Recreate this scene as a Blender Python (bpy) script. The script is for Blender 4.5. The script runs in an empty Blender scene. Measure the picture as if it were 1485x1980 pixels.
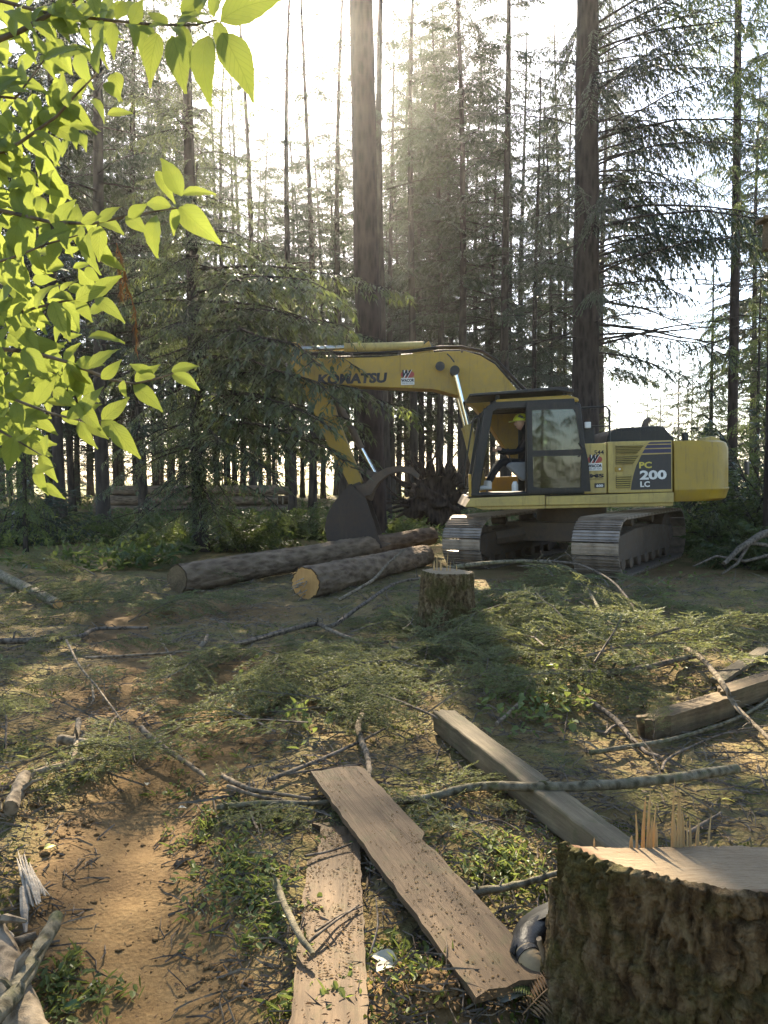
import bpy, bmesh, math, random
import numpy as np
from mathutils import Vector, Matrix

# ------------------------------------------------------------------ camera, sky, sun, exposure
SC = bpy.context.scene
COL = SC.collection
R = math.radians
CAM_H, PITCH, F = 1.5, 2.4, 1430.0        # F: focal length in pixels of the 1485 x 1980 photograph
SUN_EL, SUN_AZ = 32.5, -5.5               # azimuth from +Y, negative to the left
cam = bpy.data.cameras.new('camera'); cam_o = bpy.data.objects.new('camera', cam); COL.objects.link(cam_o)
cam_o.location = (0, 0, CAM_H); cam_o.rotation_euler = (R(90 - PITCH), 0, 0)
cam.lens = 26.0; cam.sensor_width = 36.0; cam.sensor_fit = 'AUTO'; cam.clip_start = 0.05; cam.clip_end = 3000
SC.camera = cam_o
W = bpy.data.worlds.new('World'); SC.world = W; W.use_nodes = True
wn = W.node_tree.nodes; wn.clear()
sky = wn.new('ShaderNodeTexSky'); sky.sky_type = 'NISHITA'; sky.sun_disc = False
sky.sun_elevation = R(SUN_EL); sky.sun_rotation = R(SUN_AZ); sky.air_density = 1.0; sky.dust_density = 1.0; sky.ozone_density = 1.5
bg = wn.new('ShaderNodeBackground'); bg.inputs[1].default_value = 0.08
wo = wn.new('ShaderNodeOutputWorld')
W.node_tree.links.new(sky.outputs[0], bg.inputs[0]); W.node_tree.links.new(bg.outputs[0], wo.inputs[0])
sd = bpy.data.lights.new('sun', 'SUN'); sd.energy = 5.0; sd.angle = R(0.55); sd.color = (1.0, 0.86, 0.64)
so = bpy.data.objects.new('sun', sd); COL.objects.link(so)
SUN_DIR = Vector((math.sin(R(SUN_AZ)) * math.cos(R(SUN_EL)), math.cos(R(SUN_AZ)) * math.cos(R(SUN_EL)), math.sin(R(SUN_EL))))
so.rotation_euler = (-SUN_DIR).to_track_quat('-Z', 'Y').to_euler()
SC.view_settings.view_transform = 'Standard'; SC.view_settings.look = 'None'
SC.view_settings.exposure = 2.42; SC.view_settings.gamma = 1.0
cy = SC.cycles
cy.use_denoising = True
try: cy.denoiser = 'OPENIMAGEDENOISE'
except Exception: pass
cy.max_bounces = 7; cy.diffuse_bounces = 3; cy.glossy_bounces = 3; cy.transmission_bounces = 4
cy.transparent_max_bounces = 8; cy.volume_bounces = 1; cy.sample_clamp_indirect = 6.0
cy.caustics_reflective = False; cy.caustics_refractive = False

# ------------------------------------------------------------------ helpers
RNG = np.random.default_rng(7); random.seed(7)

def vnoise(x, y, z=0.0, seed=0):
    x = np.asarray(x, float); y = np.asarray(y, float); z = np.asarray(z, float)
    x, y, z = np.broadcast_arrays(x, y, z)
    xi = np.floor(x).astype(np.int64); yi = np.floor(y).astype(np.int64); zi = np.floor(z).astype(np.int64)
    fx, fy, fz = x - xi, y - yi, z - zi
    fx = fx * fx * (3 - 2 * fx); fy = fy * fy * (3 - 2 * fy); fz = fz * fz * (3 - 2 * fz)
    def h(a, b, c):
        n = (a * 374761393 + b * 668265263 + c * 1274126177 + seed * 974711) & 0xffffffff
        n = ((n ^ (n >> 13)) * 1274126177) & 0xffffffff
        n = ((n ^ (n >> 16)) * 2246822519) & 0xffffffff
        return ((n ^ (n >> 15)) & 0xffff) / 65535.0
    def l(a, b, t): return a + (b - a) * t
    return l(l(l(h(xi, yi, zi), h(xi+1, yi, zi), fx), l(h(xi, yi+1, zi), h(xi+1, yi+1, zi), fx), fy),
             l(l(h(xi, yi, zi+1), h(xi+1, yi, zi+1), fx), l(h(xi, yi+1, zi+1), h(xi+1, yi+1, zi+1), fx), fy), fz) * 2 - 1

def fbm(x, y, z=0.0, o=3, seed=0):
    s = 0; a = 1.0; t = 0
    for i in range(o):
        s = s + a * vnoise(np.asarray(x) * 2**i, np.asarray(y) * 2**i, np.asarray(z) * 2**i, seed + i); t += a; a *= 0.5
    return s / t

def worley(u, v, seed=0, wrap=None):
    """cellular noise: distance to the nearest and second nearest point, random value of the cell"""
    ui = np.floor(u).astype(np.int64); vi = np.floor(v).astype(np.int64)
    f1 = np.full(u.shape, 9.0); f2 = np.full(u.shape, 9.0); cid = np.zeros(u.shape)
    def h(a, b, k):
        if wrap: a = a % wrap
        n = (a * 374761393 + b * 668265263 + (seed + k) * 974711) & 0xffffffff
        n = ((n ^ (n >> 13)) * 1274126177) & 0xffffffff; n = ((n ^ (n >> 16)) * 2246822519) & 0xffffffff
        return ((n ^ (n >> 15)) & 0xffff) / 65535.0
    for du in (-1, 0, 1):
        for dv in (-1, 0, 1):
            a, b = ui + du, vi + dv; d = np.hypot(a + h(a, b, 0) - u, b + h(a, b, 1) - v); c = h(a, b, 2)
            near = d < f1; f2 = np.where(near, f1, np.minimum(f2, d)); cid = np.where(near, c, cid); f1 = np.where(near, d, f1)
    return f1, f2, cid

PATH = np.array([(-0.62, 0.6), (-0.68, 1.98), (-0.92, 2.56), (-1.1, 3.14), (-1.05, 3.64), (-0.9, 4.14), (-1.4, 5.3), (-2.6, 7.1), (-3.0, 8.6)])
def path_dist(x, y):
    x = np.asarray(x, float); y = np.asarray(y, float)
    d = np.full(np.broadcast(x, y).shape, 1e9)
    for a, b in zip(PATH[:-1], PATH[1:]):
        ab = b - a; t = np.clip(((x - a[0]) * ab[0] + (y - a[1]) * ab[1]) / (ab @ ab), 0, 1)
        d = np.minimum(d, np.hypot(x - a[0] - t * ab[0], y - a[1] - t * ab[1]))
    return d

def gh(x, y):
    """height of the ground"""
    x = np.asarray(x, float); y = np.asarray(y, float)
    d = path_dist(x, y) + 0.10 * fbm(x * 3, y * 3, seed=5)
    m = np.clip(1 - d / 0.48, 0, 1); m = m * m * (3 - 2 * m)
    bank = np.exp(-((d - 0.52) / 0.17) ** 2) * (0.5 + 0.8 * np.clip(fbm(x * 2.2, y * 2.2, seed=9), -.4, 1))
    fade = np.clip(1 - (y - 30) / 30, 0.15, 1)
    z = 0.075 * fbm(x * 0.7, y * 0.7, seed=1) * fade + 0.05 * fbm(x * 2.3, y * 2.3, seed=2) * (1 - 0.7 * m) * fade
    z = z + 0.02 * fbm(x * 9, y * 9, seed=3) * (1 - 0.55 * m) * fade
    z = z + m * (.016 * fbm(x * 5, y * 3.2, seed=14) + .006 * fbm(x * 16, y * 11, seed=15))
    z = z - 0.05 * m + 0.10 * bank * np.clip((7 - y) / 3, 0, 1)
    z = z + 0.014 * np.clip(y - 12, 0, 40)
    z = z + .06 * np.exp(-(((x - .17) / .24) ** 2 + ((y - 2.06) / .13) ** 2)) * (1 + .8 * fbm(x * 14, y * 14, seed=16))
    ex = np.exp(-(((x - 3.2) / 3.5) ** 2 + ((y - 13.2) / 3.0) ** 2))      # levelled by the machine
    return z * (1 - 0.9 * ex)
_hx, _hy = np.arange(-9, 9.01, .03), np.arange(0, 17.01, .03)
_HG = gh(*np.meshgrid(_hx, _hy))
def ghs(x, y):
    i, j = (x + 9) / .03, y / .03
    if 0 <= i < len(_hx) - 1 and 0 <= j < len(_hy) - 1:
        a, b = int(i), int(j); f, g = i - a, j - b
        return float((_HG[b, a] * (1 - f) + _HG[b, a + 1] * f) * (1 - g) + (_HG[b + 1, a] * (1 - f) + _HG[b + 1, a + 1] * f) * g)
    return float(gh(x, y))

CP, SP = math.cos(R(PITCH)), math.sin(R(PITCH))
def ray(px, py):
    u = (px - 742.5) / F; v = -(py - 990) / F
    return Vector((u, CP + v * SP, -SP + v * CP))
def P(px, py, Y):
    d = ray(px, py); t = Y / d.y
    return Vector((d.x * t, Y, CAM_H + d.z * t))
def G(px, py, h=0.0):
    d = ray(px, py); z = h
    for i in range(12):
        t = (z - CAM_H) / d.z
        z = 0.5 * z + 0.5 * (ghs(d.x * t, d.y * t) + h)
    t = (z - CAM_H) / d.z
    return Vector((d.x * t, d.y * t, z))

def tag(o, label=None, cat=None, group=None, kind=None):
    if label: o['label'] = label
    if cat: o['category'] = cat
    if group: o['group'] = group
    if kind: o['kind'] = kind
    return o

def empty(name, loc=(0, 0, 0), rz=0.0, parent=None):
    o = bpy.data.objects.new(name, None); COL.objects.link(o); o.location = loc; o.rotation_euler = (0, 0, rz)
    o.empty_display_size = 0.1
    if parent: o.parent = parent
    return o

def link_mesh(name, me, parent=None, loc=None, mats=None):
    if mats:
        for m in mats: me.materials.append(m)
    o = bpy.data.objects.new(name, me); COL.objects.link(o)
    if parent: o.parent = parent
    if loc is not None: o.location = loc
    return o

class MB:
    def __init__(s): s.v = []; s.f = []; s.m = []
    def add(s, vs, fs, mi=0):
        n = len(s.v); s.v.extend([tuple(v) for v in vs]); s.f.extend([tuple(i + n for i in f) for f in fs]); s.m.extend([mi] * len(fs)); return s
    def box(s, c, d, M=None, mi=0):
        x, y, z = d[0] / 2, d[1] / 2, d[2] / 2
        vs = [Vector((a * x, b * y, e * z)) for a in (-1, 1) for b in (-1, 1) for e in (-1, 1)]
        if M is not None: vs = [M @ v for v in vs]
        vs = [v + Vector(c) for v in vs]
        return s.add(vs, [(0, 1, 3, 2), (4, 6, 7, 5), (0, 4, 5, 1), (2, 3, 7, 6), (0, 2, 6, 4), (1, 5, 7, 3)], mi)
    def prism(s, poly, y0, y1, mi=0):            # poly in x,z; extruded along y
        n = len(poly)
        a = sum(poly[i][0] * poly[(i + 1) % n][1] - poly[(i + 1) % n][0] * poly[i][1] for i in range(n))
        if a < 0: poly = poly[::-1]
        vs = [(p[0], y0, p[1]) for p in poly] + [(p[0], y1, p[1]) for p in poly]
        fs = [tuple(range(n)), tuple(range(2 * n - 1, n - 1, -1))]
        fs += [(i, i + n, (i + 1) % n + n, (i + 1) % n) for i in range(n)]
        return s.add(vs, fs, mi)
    def tube(s, pts, rad, n=8, cap=True, mi=0, squash=1.0, phase=0.0):
        pts = [Vector(p) for p in pts]
        if not hasattr(rad, '__len__'): rad = [rad] * len(pts)
        vs = []; u = None
        for i, p in enumerate(pts):
            t = (pts[min(i + 1, len(pts) - 1)] - pts[max(i - 1, 0)])
            if t.length < 1e-9: t = Vector((0, 0, 1))
            t.normalize()
            if u is None:
                u = t.cross(Vector((0, 0, 1)))
                if u.length < 0.05: u = t.cross(Vector((0, 1, 0)))
                u.normalize()
            else:
                u = (u - t * u.dot(t))
                u.normalize()
            w = t.cross(u)
            for k in range(n):
                a = 2 * math.pi * k / n + phase
                vs.append(p + (u * math.cos(a) + w * math.sin(a) * squash) * rad[i])
        fs = []
        for i in range(len(pts) - 1):
            for k in range(n):
                fs.append((i * n + k, i * n + (k + 1) % n, (i + 1) * n + (k + 1) % n, (i + 1) * n + k))
        if cap: fs += [tuple(range(n - 1, -1, -1)), tuple(range((len(pts) - 1) * n, len(pts) * n))]
        return s.add(vs, fs, mi)
    def mesh(s, name, smooth=None):
        me = bpy.data.meshes.new(name); me.from_pydata([tuple(v) for v in s.v], [], s.f)
        if any(s.m): me.polygons.foreach_set('material_index', s.m)
        if smooth is not None:
            me.polygons.foreach_set('use_smooth', [True] * len(me.polygons))
            me.set_sharp_from_angle(angle=R(smooth))
        me.update(); return me
    def build(s, name, mats, parent=None, smooth=40, bevel=0, loc=None):
        if not isinstance(mats, (list, tuple)): mats = [mats]
        o = link_mesh(name, s.mesh(name, smooth), parent, loc, mats)
        if bevel:
            b = o.modifiers.new('bevel', 'BEVEL'); b.width = bevel; b.segments = 2; b.limit_method = 'ANGLE'; b.angle_limit = R(35)
        return o

def np_mesh(name, V, Fq, mi=None, smooth=False):
    V = np.ascontiguousarray(V, dtype=np.float32); Fq = np.ascontiguousarray(Fq, dtype=np.int32)
    me = bpy.data.meshes.new(name); me.vertices.add(len(V)); me.vertices.foreach_set('co', V.ravel())
    k = Fq.shape[1]; n = len(Fq)
    me.loops.add(n * k); me.loops.foreach_set('vertex_index', Fq.ravel())
    me.polygons.add(n); me.polygons.foreach_set('loop_start', np.arange(0, n * k, k, dtype=np.int32))
    if mi is not None: me.polygons.foreach_set('material_index', np.ascontiguousarray(mi, dtype=np.int32))
    me.polygons.foreach_set('use_smooth', np.full(n, smooth))
    me.update(calc_edges=True); return me

# ------------------------------------------------------------------ materials
class NT:
    def __init__(s, name):
        s.mat = bpy.data.materials.new(name); s.mat.use_nodes = True; s.nt = s.mat.node_tree
        s.nt.nodes.clear(); s.out = s.n('ShaderNodeOutputMaterial')
    def n(s, t, **kw):
        nd = s.nt.nodes.new(t)
        for k, v in kw.items(): setattr(nd, k, v)
        return nd
    def l(s, a, b): s.nt.links.new(a, b)
    def coords(s, kind='Object', scale=(1, 1, 1)):
        tc = s.n('ShaderNodeTexCoord'); mp = s.n('ShaderNodeMapping'); mp.inputs['Scale'].default_value = scale
        s.l(tc.outputs[kind], mp.inputs[0]); return mp.outputs[0]
    def noise(s, vec, scale=5, detail=4, rough=0.6, dist=0.0):
        nd = s.n('ShaderNodeTexNoise'); nd.inputs['Scale'].default_value = scale; nd.inputs['Detail'].default_value = detail
        nd.inputs['Roughness'].default_value = rough; nd.inputs['Distortion'].default_value = dist
        s.l(vec, nd.inputs['Vector']); return nd.outputs['Fac']
    def vor(s, vec, scale=5, feat='F1'):
        nd = s.n('ShaderNodeTexVoronoi'); nd.feature = feat; nd.inputs['Scale'].default_value = scale; s.l(vec, nd.inputs['Vector']); return nd.outputs['Distance']
    def ramp(s, fac, stops):
        nd = s.n('ShaderNodeValToRGB'); e = nd.color_ramp.elements
        while len(e) > 1: e.remove(e[-1])
        for i, (p, c) in enumerate(stops):
            el = e[0] if i == 0 else e.new(p)
            el.position = p; el.color = tuple(c) + (1,) if len(c) == 3 else c
        s.l(fac, nd.inputs[0]); return nd.outputs[0]
    def fr(s, fac, a, b):
        return s.ramp(fac, [(a, (0, 0, 0)), (b, (1, 1, 1))])
    def mix(s, fac, a, b, blend='MIX'):
        nd = s.n('ShaderNodeMix'); nd.data_type = 'RGBA'; nd.blend_type = blend
        if hasattr(fac, 'name'): s.l(fac, nd.inputs[0])
        else: nd.inputs[0].default_value = fac
        for k, v in ((6, a), (7, b)):
            if hasattr(v, 'name'): s.l(v, nd.inputs[k])
            else: nd.inputs[k].default_value = tuple(v) + (1,)
        return nd.outputs[2]
    def math(s, op, a, b=0.0):
        nd = s.n('ShaderNodeMath'); nd.operation = op
        for k, v in ((0, a), (1, b)):
            if hasattr(v, 'name'): s.l(v, nd.inputs[k])
            else: nd.inputs[k].default_value = v
        return nd.outputs[0]
    def bump(s, hgt, strength=0.5, dist=0.02):
        nd = s.n('ShaderNodeBump'); nd.inputs['Strength'].default_value = strength; nd.inputs['Distance'].default_value = dist
        s.l(hgt, nd.inputs['Height']); return nd.outputs[0]
    def pbr(s, col, rough=0.7, normal=None, spec=0.3, metal=0.0):
        nd = s.n('ShaderNodeBsdfPrincipled')
        if hasattr(col, 'name'): s.l(col, nd.inputs['Base Color'])
        else: nd.inputs['Base Color'].default_value = tuple(col) + (1,)
        if hasattr(rough, 'name'): s.l(rough, nd.inputs['Roughness'])
        else: nd.inputs['Roughness'].default_value = rough
        nd.inputs['Specular IOR Level'].default_value = spec; nd.inputs['Metallic'].default_value = metal
        if normal is not None: s.l(normal, nd.inputs['Normal'])
        return nd.outputs[0]
    def done(s, shader): s.l(shader, s.out.inputs['Surface']); return s.mat
    def rnd(s): return s.n('ShaderNodeObjectInfo').outputs['Random']

def m_simple(name, col, rough=0.6, spec=0.3, metal=0.0, var=0.15, scale=6.0, bump=0.0):
    t = NT(name); v = t.coords()
    n = t.noise(v, scale, 5)
    c = t.mix(t.fr(n, .3, .7), [x * (1 - var) for x in col], [min(1, x * (1 + var)) for x in col])
    nb = t.bump(t.noise(v, scale * 6, 4), bump, 0.01) if bump else None
    return t.done(t.pbr(c, rough, nb, spec, metal))

def m_paint(name, col, dust=(0.22, 0.17, 0.10), amount=0.55):
    t = NT(name); v = t.coords()
    n = t.noise(v, 2.2, 7, 0.65); n2 = t.noise(v, 14, 5, 0.7)
    geo = t.n('ShaderNodeNewGeometry')
    c = t.mix(t.fr(n, .3, .8), col, [x * .8 for x in col])
    st = t.noise(t.coords('Object', (6, 6, .6)), 3, 4)
    d = t.math('MULTIPLY', t.fr(t.math('ADD', t.math('MULTIPLY', n, .6), t.math('MULTIPLY', n2, .5)), .42, .75), amount)
    c = t.mix(d, c, dust)
    c = t.mix(t.math('MULTIPLY', t.fr(st, .56, .72), .42), c, (.085, .06, .035))
    c = t.mix(t.fr(n2, .74, .78), c, (.10, .05, .025))
    r = t.ramp(d, [(0, (.38,) * 3), (.6, (.8,) * 3)])
    return t.done(t.pbr(c, r, t.bump(n2, .08, .005), .35))

def m_bark(name, dark, light, moss=0.0, scale=1.0, bump=1.0, vs=0.22, axis=2):
    sc_ = [1, 1, 1]; sc_[axis] = vs
    t = NT(name); v = t.coords('Object', sc_)
    a = t.noise(v, 16 * scale, 7, .68, .6); b = t.vor(v, 13 * scale); n3 = t.noise(t.coords(), 3 * scale, 5)
    h = t.math('ADD', t.math('MULTIPLY', a, .7), t.math('MULTIPLY', b, .5))
    c = t.ramp(h, [(.25, [x * .5 for x in dark]), (.45, dark), (.62, light), (.85, [x * 1.35 for x in light])])
    c = t.mix(t.math('MULTIPLY', t.fr(n3, .35, .7), .4), c, [x * .6 for x in dark])
    if moss:
        m = t.noise(t.coords(), 7, 6, .7)
        c = t.mix(t.math('MULTIPLY', t.fr(m, .50, .66), moss), c, (.075, .085, .018))
    return t.done(t.pbr(c, .9, t.bump(h, bump, .03), .15))

def m_wood(name, light, dark, axis=0, ring=26.0, rough=.8, weather=0.0):
    t = NT(name); sc = [18, 18, 18]; sc[axis] = 1.1
    v = t.coords('Object', sc)
    g = t.noise(v, 2.2, 6, .65, .4); g2 = t.noise(v, 9, 4, .7); blot = t.noise(t.coords(), 3.5, 5, .6)
    c = t.ramp(g, [(.28, dark), (.5, [(a + b) / 2 for a, b in zip(light, dark)]), (.7, light)])
    c = t.mix(t.math('MULTIPLY', t.fr(blot, .42, .72), .55), c, [x * .55 for x in dark])
    cr = t.fr(g2, .70, .80)
    c = t.mix(t.math('MULTIPLY', cr, .45), c, [x * .35 for x in dark])
    if weather:
        mo = t.noise(t.coords(), 12, 5, .7)
        c = t.mix(t.math('MULTIPLY', t.fr(mo, .52, .66), weather), c, (.07, .075, .03))
    h = t.math('SUBTRACT', g, t.math('MULTIPLY', cr, .5))
    return t.done(t.pbr(c, rough, t.bump(h, .6, .012), .2))

def m_foliage(name, c1, c2, trans=0.35, rough=0.5, tcol=None, spec=0.4, obj_var=True):
    t = NT(name)
    geo = t.n('ShaderNodeNewGeometry')
    r = geo.outputs['Random Per Island']
    pos = t.n('ShaderNodeMapping'); t.l(geo.outputs['Position'], pos.inputs[0])
    n = t.noise(pos.outputs[0], .9, 3)
    f = t.math('ADD', t.math('MULTIPLY', r, .6), t.math('MULTIPLY', n, .5))
    if obj_var: f = t.math('ADD', f, t.math('MULTIPLY', t.math('SUBTRACT', t.rnd(), .5), .35))
    c = t.ramp(f, [(.15, c1), (.8, c2)])
    p = t.n('ShaderNodeBsdfPrincipled'); t.l(c, p.inputs['Base Color']); p.inputs['Roughness'].default_value = rough
    p.inputs['Specular IOR Level'].default_value = spec
    tr = t.n('ShaderNodeBsdfTranslucent')
    tc = t.mix(.5, c, tcol if tcol else [x * 1.6 for x in c2]); t.l(tc, tr.inputs[0])
    mx = t.n('ShaderNodeMixShader'); mx.inputs[0].default_value = trans
    t.l(p.outputs[0], mx.inputs[1]); t.l(tr.outputs[0], mx.inputs[2])
    return t.done(mx.outputs[0])

M = {}
M['needle'] = m_foliage('fir_needles', (.015, .024, .012), (.040, .056, .022), .22, .40, (.12, .16, .04), .5)
M['needle_light'] = m_foliage('light_needles', (.040, .060, .018), (.10, .135, .040), .42, .42, (.30, .38, .07), .5)
M['needle_near'] = m_foliage('spruce_needles', (.036, .050, .022), (.095, .118, .046), .38, .36, (.25, .30, .07), .6)
M['needle_dark'] = m_foliage('dark_needles', (.016, .026, .016), (.036, .052, .026), .2, .4, (.09, .13, .04), .5)
M['needle_cut'] = m_foliage('cut_bough_needles', (.075, .090, .038), (.19, .20, .085), .34, .6, (.34, .35, .10), .2)
M['needle_dead'] = m_foliage('dead_needles', (.09, .045, .02), (.17, .085, .032), .3, .6, (.22, .11, .035), .2)
M['weed'] = m_foliage('weed_leaves', (.055, .080, .022), (.16, .19, .06), .40, .5, (.36, .42, .08), .3)
M['brush'] = m_foliage('brush_leaves', (.035, .055, .016), (.085, .115, .035), .38, .45, (.24, .30, .06), .4)
M['moss'] = m_foliage('moss', (.05, .065, .012), (.12, .13, .025), .25, .8, (.2, .2, .03), .1)
M['bark'] = m_bark('fir_bark', (.024, .019, .016), (.050, .039, .032), .0, .8)
M['bark_far'] = m_bark('far_bark', (.030, .024, .019), (.060, .048, .038), .0, .6)
M['bark_red'] = m_bark('reddish_bark', (.022, .016, .014), (.048, .034, .028), .0, .8)
M['bark_log'] = m_bark('log_bark', (.13, .088, .056), (.22, .155, .10), .15, .9, axis=0, vs=.35)
def mk_stump_bark():
    t = NT('stump_bark'); v = t.coords('Object', (1, 1, .4)); v1 = t.coords()
    wn_ = t.n('ShaderNodeMix'); 
    n1 = t.noise(v, 42, 8, .75, 1.2); n2 = t.noise(v1, 130, 5, .7); n3 = t.noise(v1, 4.5, 5, .65); n4 = t.noise(v1, 16, 6, .7); fl = t.vor(v, 30)
    h = t.math('ADD', t.math('MULTIPLY', n1, .7), t.math('ADD', t.math('MULTIPLY', n2, .25), t.math('MULTIPLY', fl, .35)))
    c = t.ramp(h, [(.38, (.016, .010, .006)), (.52, (.060, .038, .018)), (.64, (.13, .085, .040)), (.80, (.25, .18, .095))])
    c = t.mix(t.math('MULTIPLY', t.fr(n3, .46, .60), .7), c, t.ramp(n2, [(.3, (.035, .032, .008)), (.7, (.14, .13, .035))]))
    c = t.mix(t.math('MULTIPLY', t.fr(n4, .60, .68), .5), c, (.17, .15, .075))
    c = t.mix(t.math('MULTIPLY', t.fr(n4, .34, .26), .6), c, (.05, .028, .014))
    return t.done(t.pbr(c, .92, t.bump(h, 1.0, .03), .15))
M['bark_stump'] = mk_stump_bark()
M['twig'] = m_bark('twig_bark', (.075, .058, .042), (.17, .135, .10), .1, 2.0, .5, vs=.8)
M['twig_pale'] = m_bark('pale_twig_bark', (.10, .075, .05), (.23, .18, .12), .12, 2.0, .5, vs=.8)
M['twig_moss'] = m_bark('mossy_twig_bark', (.09, .075, .045), (.20, .17, .11), .7, 2.0, .6, vs=.8)
M['root'] = m_bark('root_soil', (.028, .019, .014), (.07, .048, .034), 0, 1.2)
M['plank'] = m_wood('plank_wood', (.19, .126, .070), (.075, .050, .028), 0, weather=.35)
M['grey_wood'] = m_wood('weathered_beam', (.225, .175, .10), (.095, .072, .042), 0, weather=.45)
M['brown_wood'] = m_wood('brown_beam', (.24, .17, .09), (.09, .06, .033), 0, weather=.3)
M['splinter'] = m_wood('splinter_wood', (.64, .43, .20), (.45, .27, .11), 2)
M['white_wood'] = m_wood('bleached_wood', (.52, .44, .33), (.24, .19, .13), 2)
M['yellow'] = m_paint('machine_yellow', (.42, .255, .022))
M['yellow_pale'] = m_paint('faded_yellow', (.50, .365, .10), amount=.5)
M['yellow_dark'] = m_paint('counterweight_yellow', (.40, .25, .018), amount=.32)
M['black'] = m_paint('black_paint', (.013, .013, .012), (.08, .065, .045), .28)
M['dark_steel'] = m_paint('muddy_steel', (.065, .048, .036), (.17, .115, .07), .9)
M['shoe_steel'] = m_simple('worn_track_steel', (.27, .215, .165), .42, .5, .5, .45, 5, .15)
M['decal'] = m_paint('decal_charcoal', (.040, .037, .036), (.10, .08, .06), .35)
M['stripe'] = m_simple('decal_purple', (.050, .045, .085), .5)
M['rubber'] = m_simple('hose_rubber', (.014, .013, .012), .5, .4)
M['boot'] = m_simple('boot_rubber', (.010, .010, .011), .5, .35, 0, .3, 12, .3)
M['boot_sole'] = m_simple('boot_sole', (.26, .19, .10), .6, .3, 0, .25, 14, .2)
M['chrome'] = m_simple('chrome_rod', (.75, .74, .70), .12, .5, 1.0, .05)
M['white'] = m_simple('white_print', (.68, .66, .60), .5)
M['lime_print'] = m_simple('yellow_print', (.55, .45, .08), .5)
M['ink'] = m_simple('dark_print', (.018, .018, .024), .5)
M['red'] = m_simple('red_print', (.35, .07, .05), .5)
M['grey_plastic'] = m_simple('grey_plastic', (.16, .155, .145), .6, .3)
M['skin'] = m_simple('skin', (.42, .25, .17), .55, .3)
M['cloth'] = m_simple('black_work_clothes', (.014, .014, .016), .9, .1)
M['shoe'] = m_simple('pale_boots', (.52, .50, .45), .7)
M['helmet'] = m_simple('safety_yellow', (.58, .62, .04), .35, .5)
M['lichen'] = m_simple('lichen', (.30, .32, .24), .9, .1, 0, .4, 40, .4)

def mk_cut():
    t = NT('cut_wood'); v = t.coords()
    sep = t.n('ShaderNodeSeparateXYZ'); t.l(v, sep.inputs[0])
    x, y = sep.outputs[0], sep.outputs[1]
    r = t.math('SQRT', t.math('ADD', t.math('MULTIPLY', x, x), t.math('MULTIPLY', y, y)))
    wob = t.noise(v, 5, 4)
    rr = t.math('ADD', r, t.math('MULTIPLY', wob, .05))
    ring = t.math('SINE', t.math('MULTIPLY', rr, 420.0))
    fine = t.noise(t.coords('Object', (4, 40, 4)), 6, 6, .7)     # chainsaw marks across
    blot = t.noise(v, 6, 5, .65)
    st = t.noise(t.coords('Object', (3, 60, 3)), 4, 8, .75)
    c = t.mix(t.fr(blot, .3, .75), (.38, .285, .17), (.26, .18, .10))
    c = t.mix(t.math('MULTIPLY', t.fr(ring, .2, .9), .14), c, (.24, .15, .07))
    c = t.mix(t.math('MULTIPLY', t.fr(fine, .48, .72), .6), c, (.46, .37, .25))
    c = t.mix(t.math('MULTIPLY', t.fr(st, .50, .64), .75), c, (.17, .105, .055))
    c = t.mix(t.fr(t.math('ADD', r, t.math('MULTIPLY', wob, .05)), .385, .41), c, (.17, .085, .04))
    return t.done(t.pbr(c, .8, t.bump(t.math('ADD', fine, st), .8, .012), .2))
M['cut'] = mk_cut()
M['cut_orange'] = m_wood('log_end_wood', (.62, .36, .13), (.45, .23, .08), 2)

def mk_glass(name, tint):
    t = NT(name)
    gl = t.n('ShaderNodeBsdfGlossy'); gl.inputs['Roughness'].default_value = .03
    tr = t.n('ShaderNodeBsdfTransparent'); tr.inputs[0].default_value = tint + (1,)
    fz = t.n('ShaderNodeFresnel'); fz.inputs[0].default_value = 1.5
    f = t.math('ADD', t.math('MULTIPLY', fz.outputs[0], 1.0), .03)
    mx = t.n('ShaderNodeMixShader'); t.l(f, mx.inputs[0]); t.l(tr.outputs[0], mx.inputs[1]); t.l(gl.outputs[0], mx.inputs[2])
    return t.done(mx.outputs[0])
M['glass'] = mk_glass('cab_glass', (.80, .84, .78))
M['glass_dark'] = mk_glass('tinted_glass', (.30, .36, .27))

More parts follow.
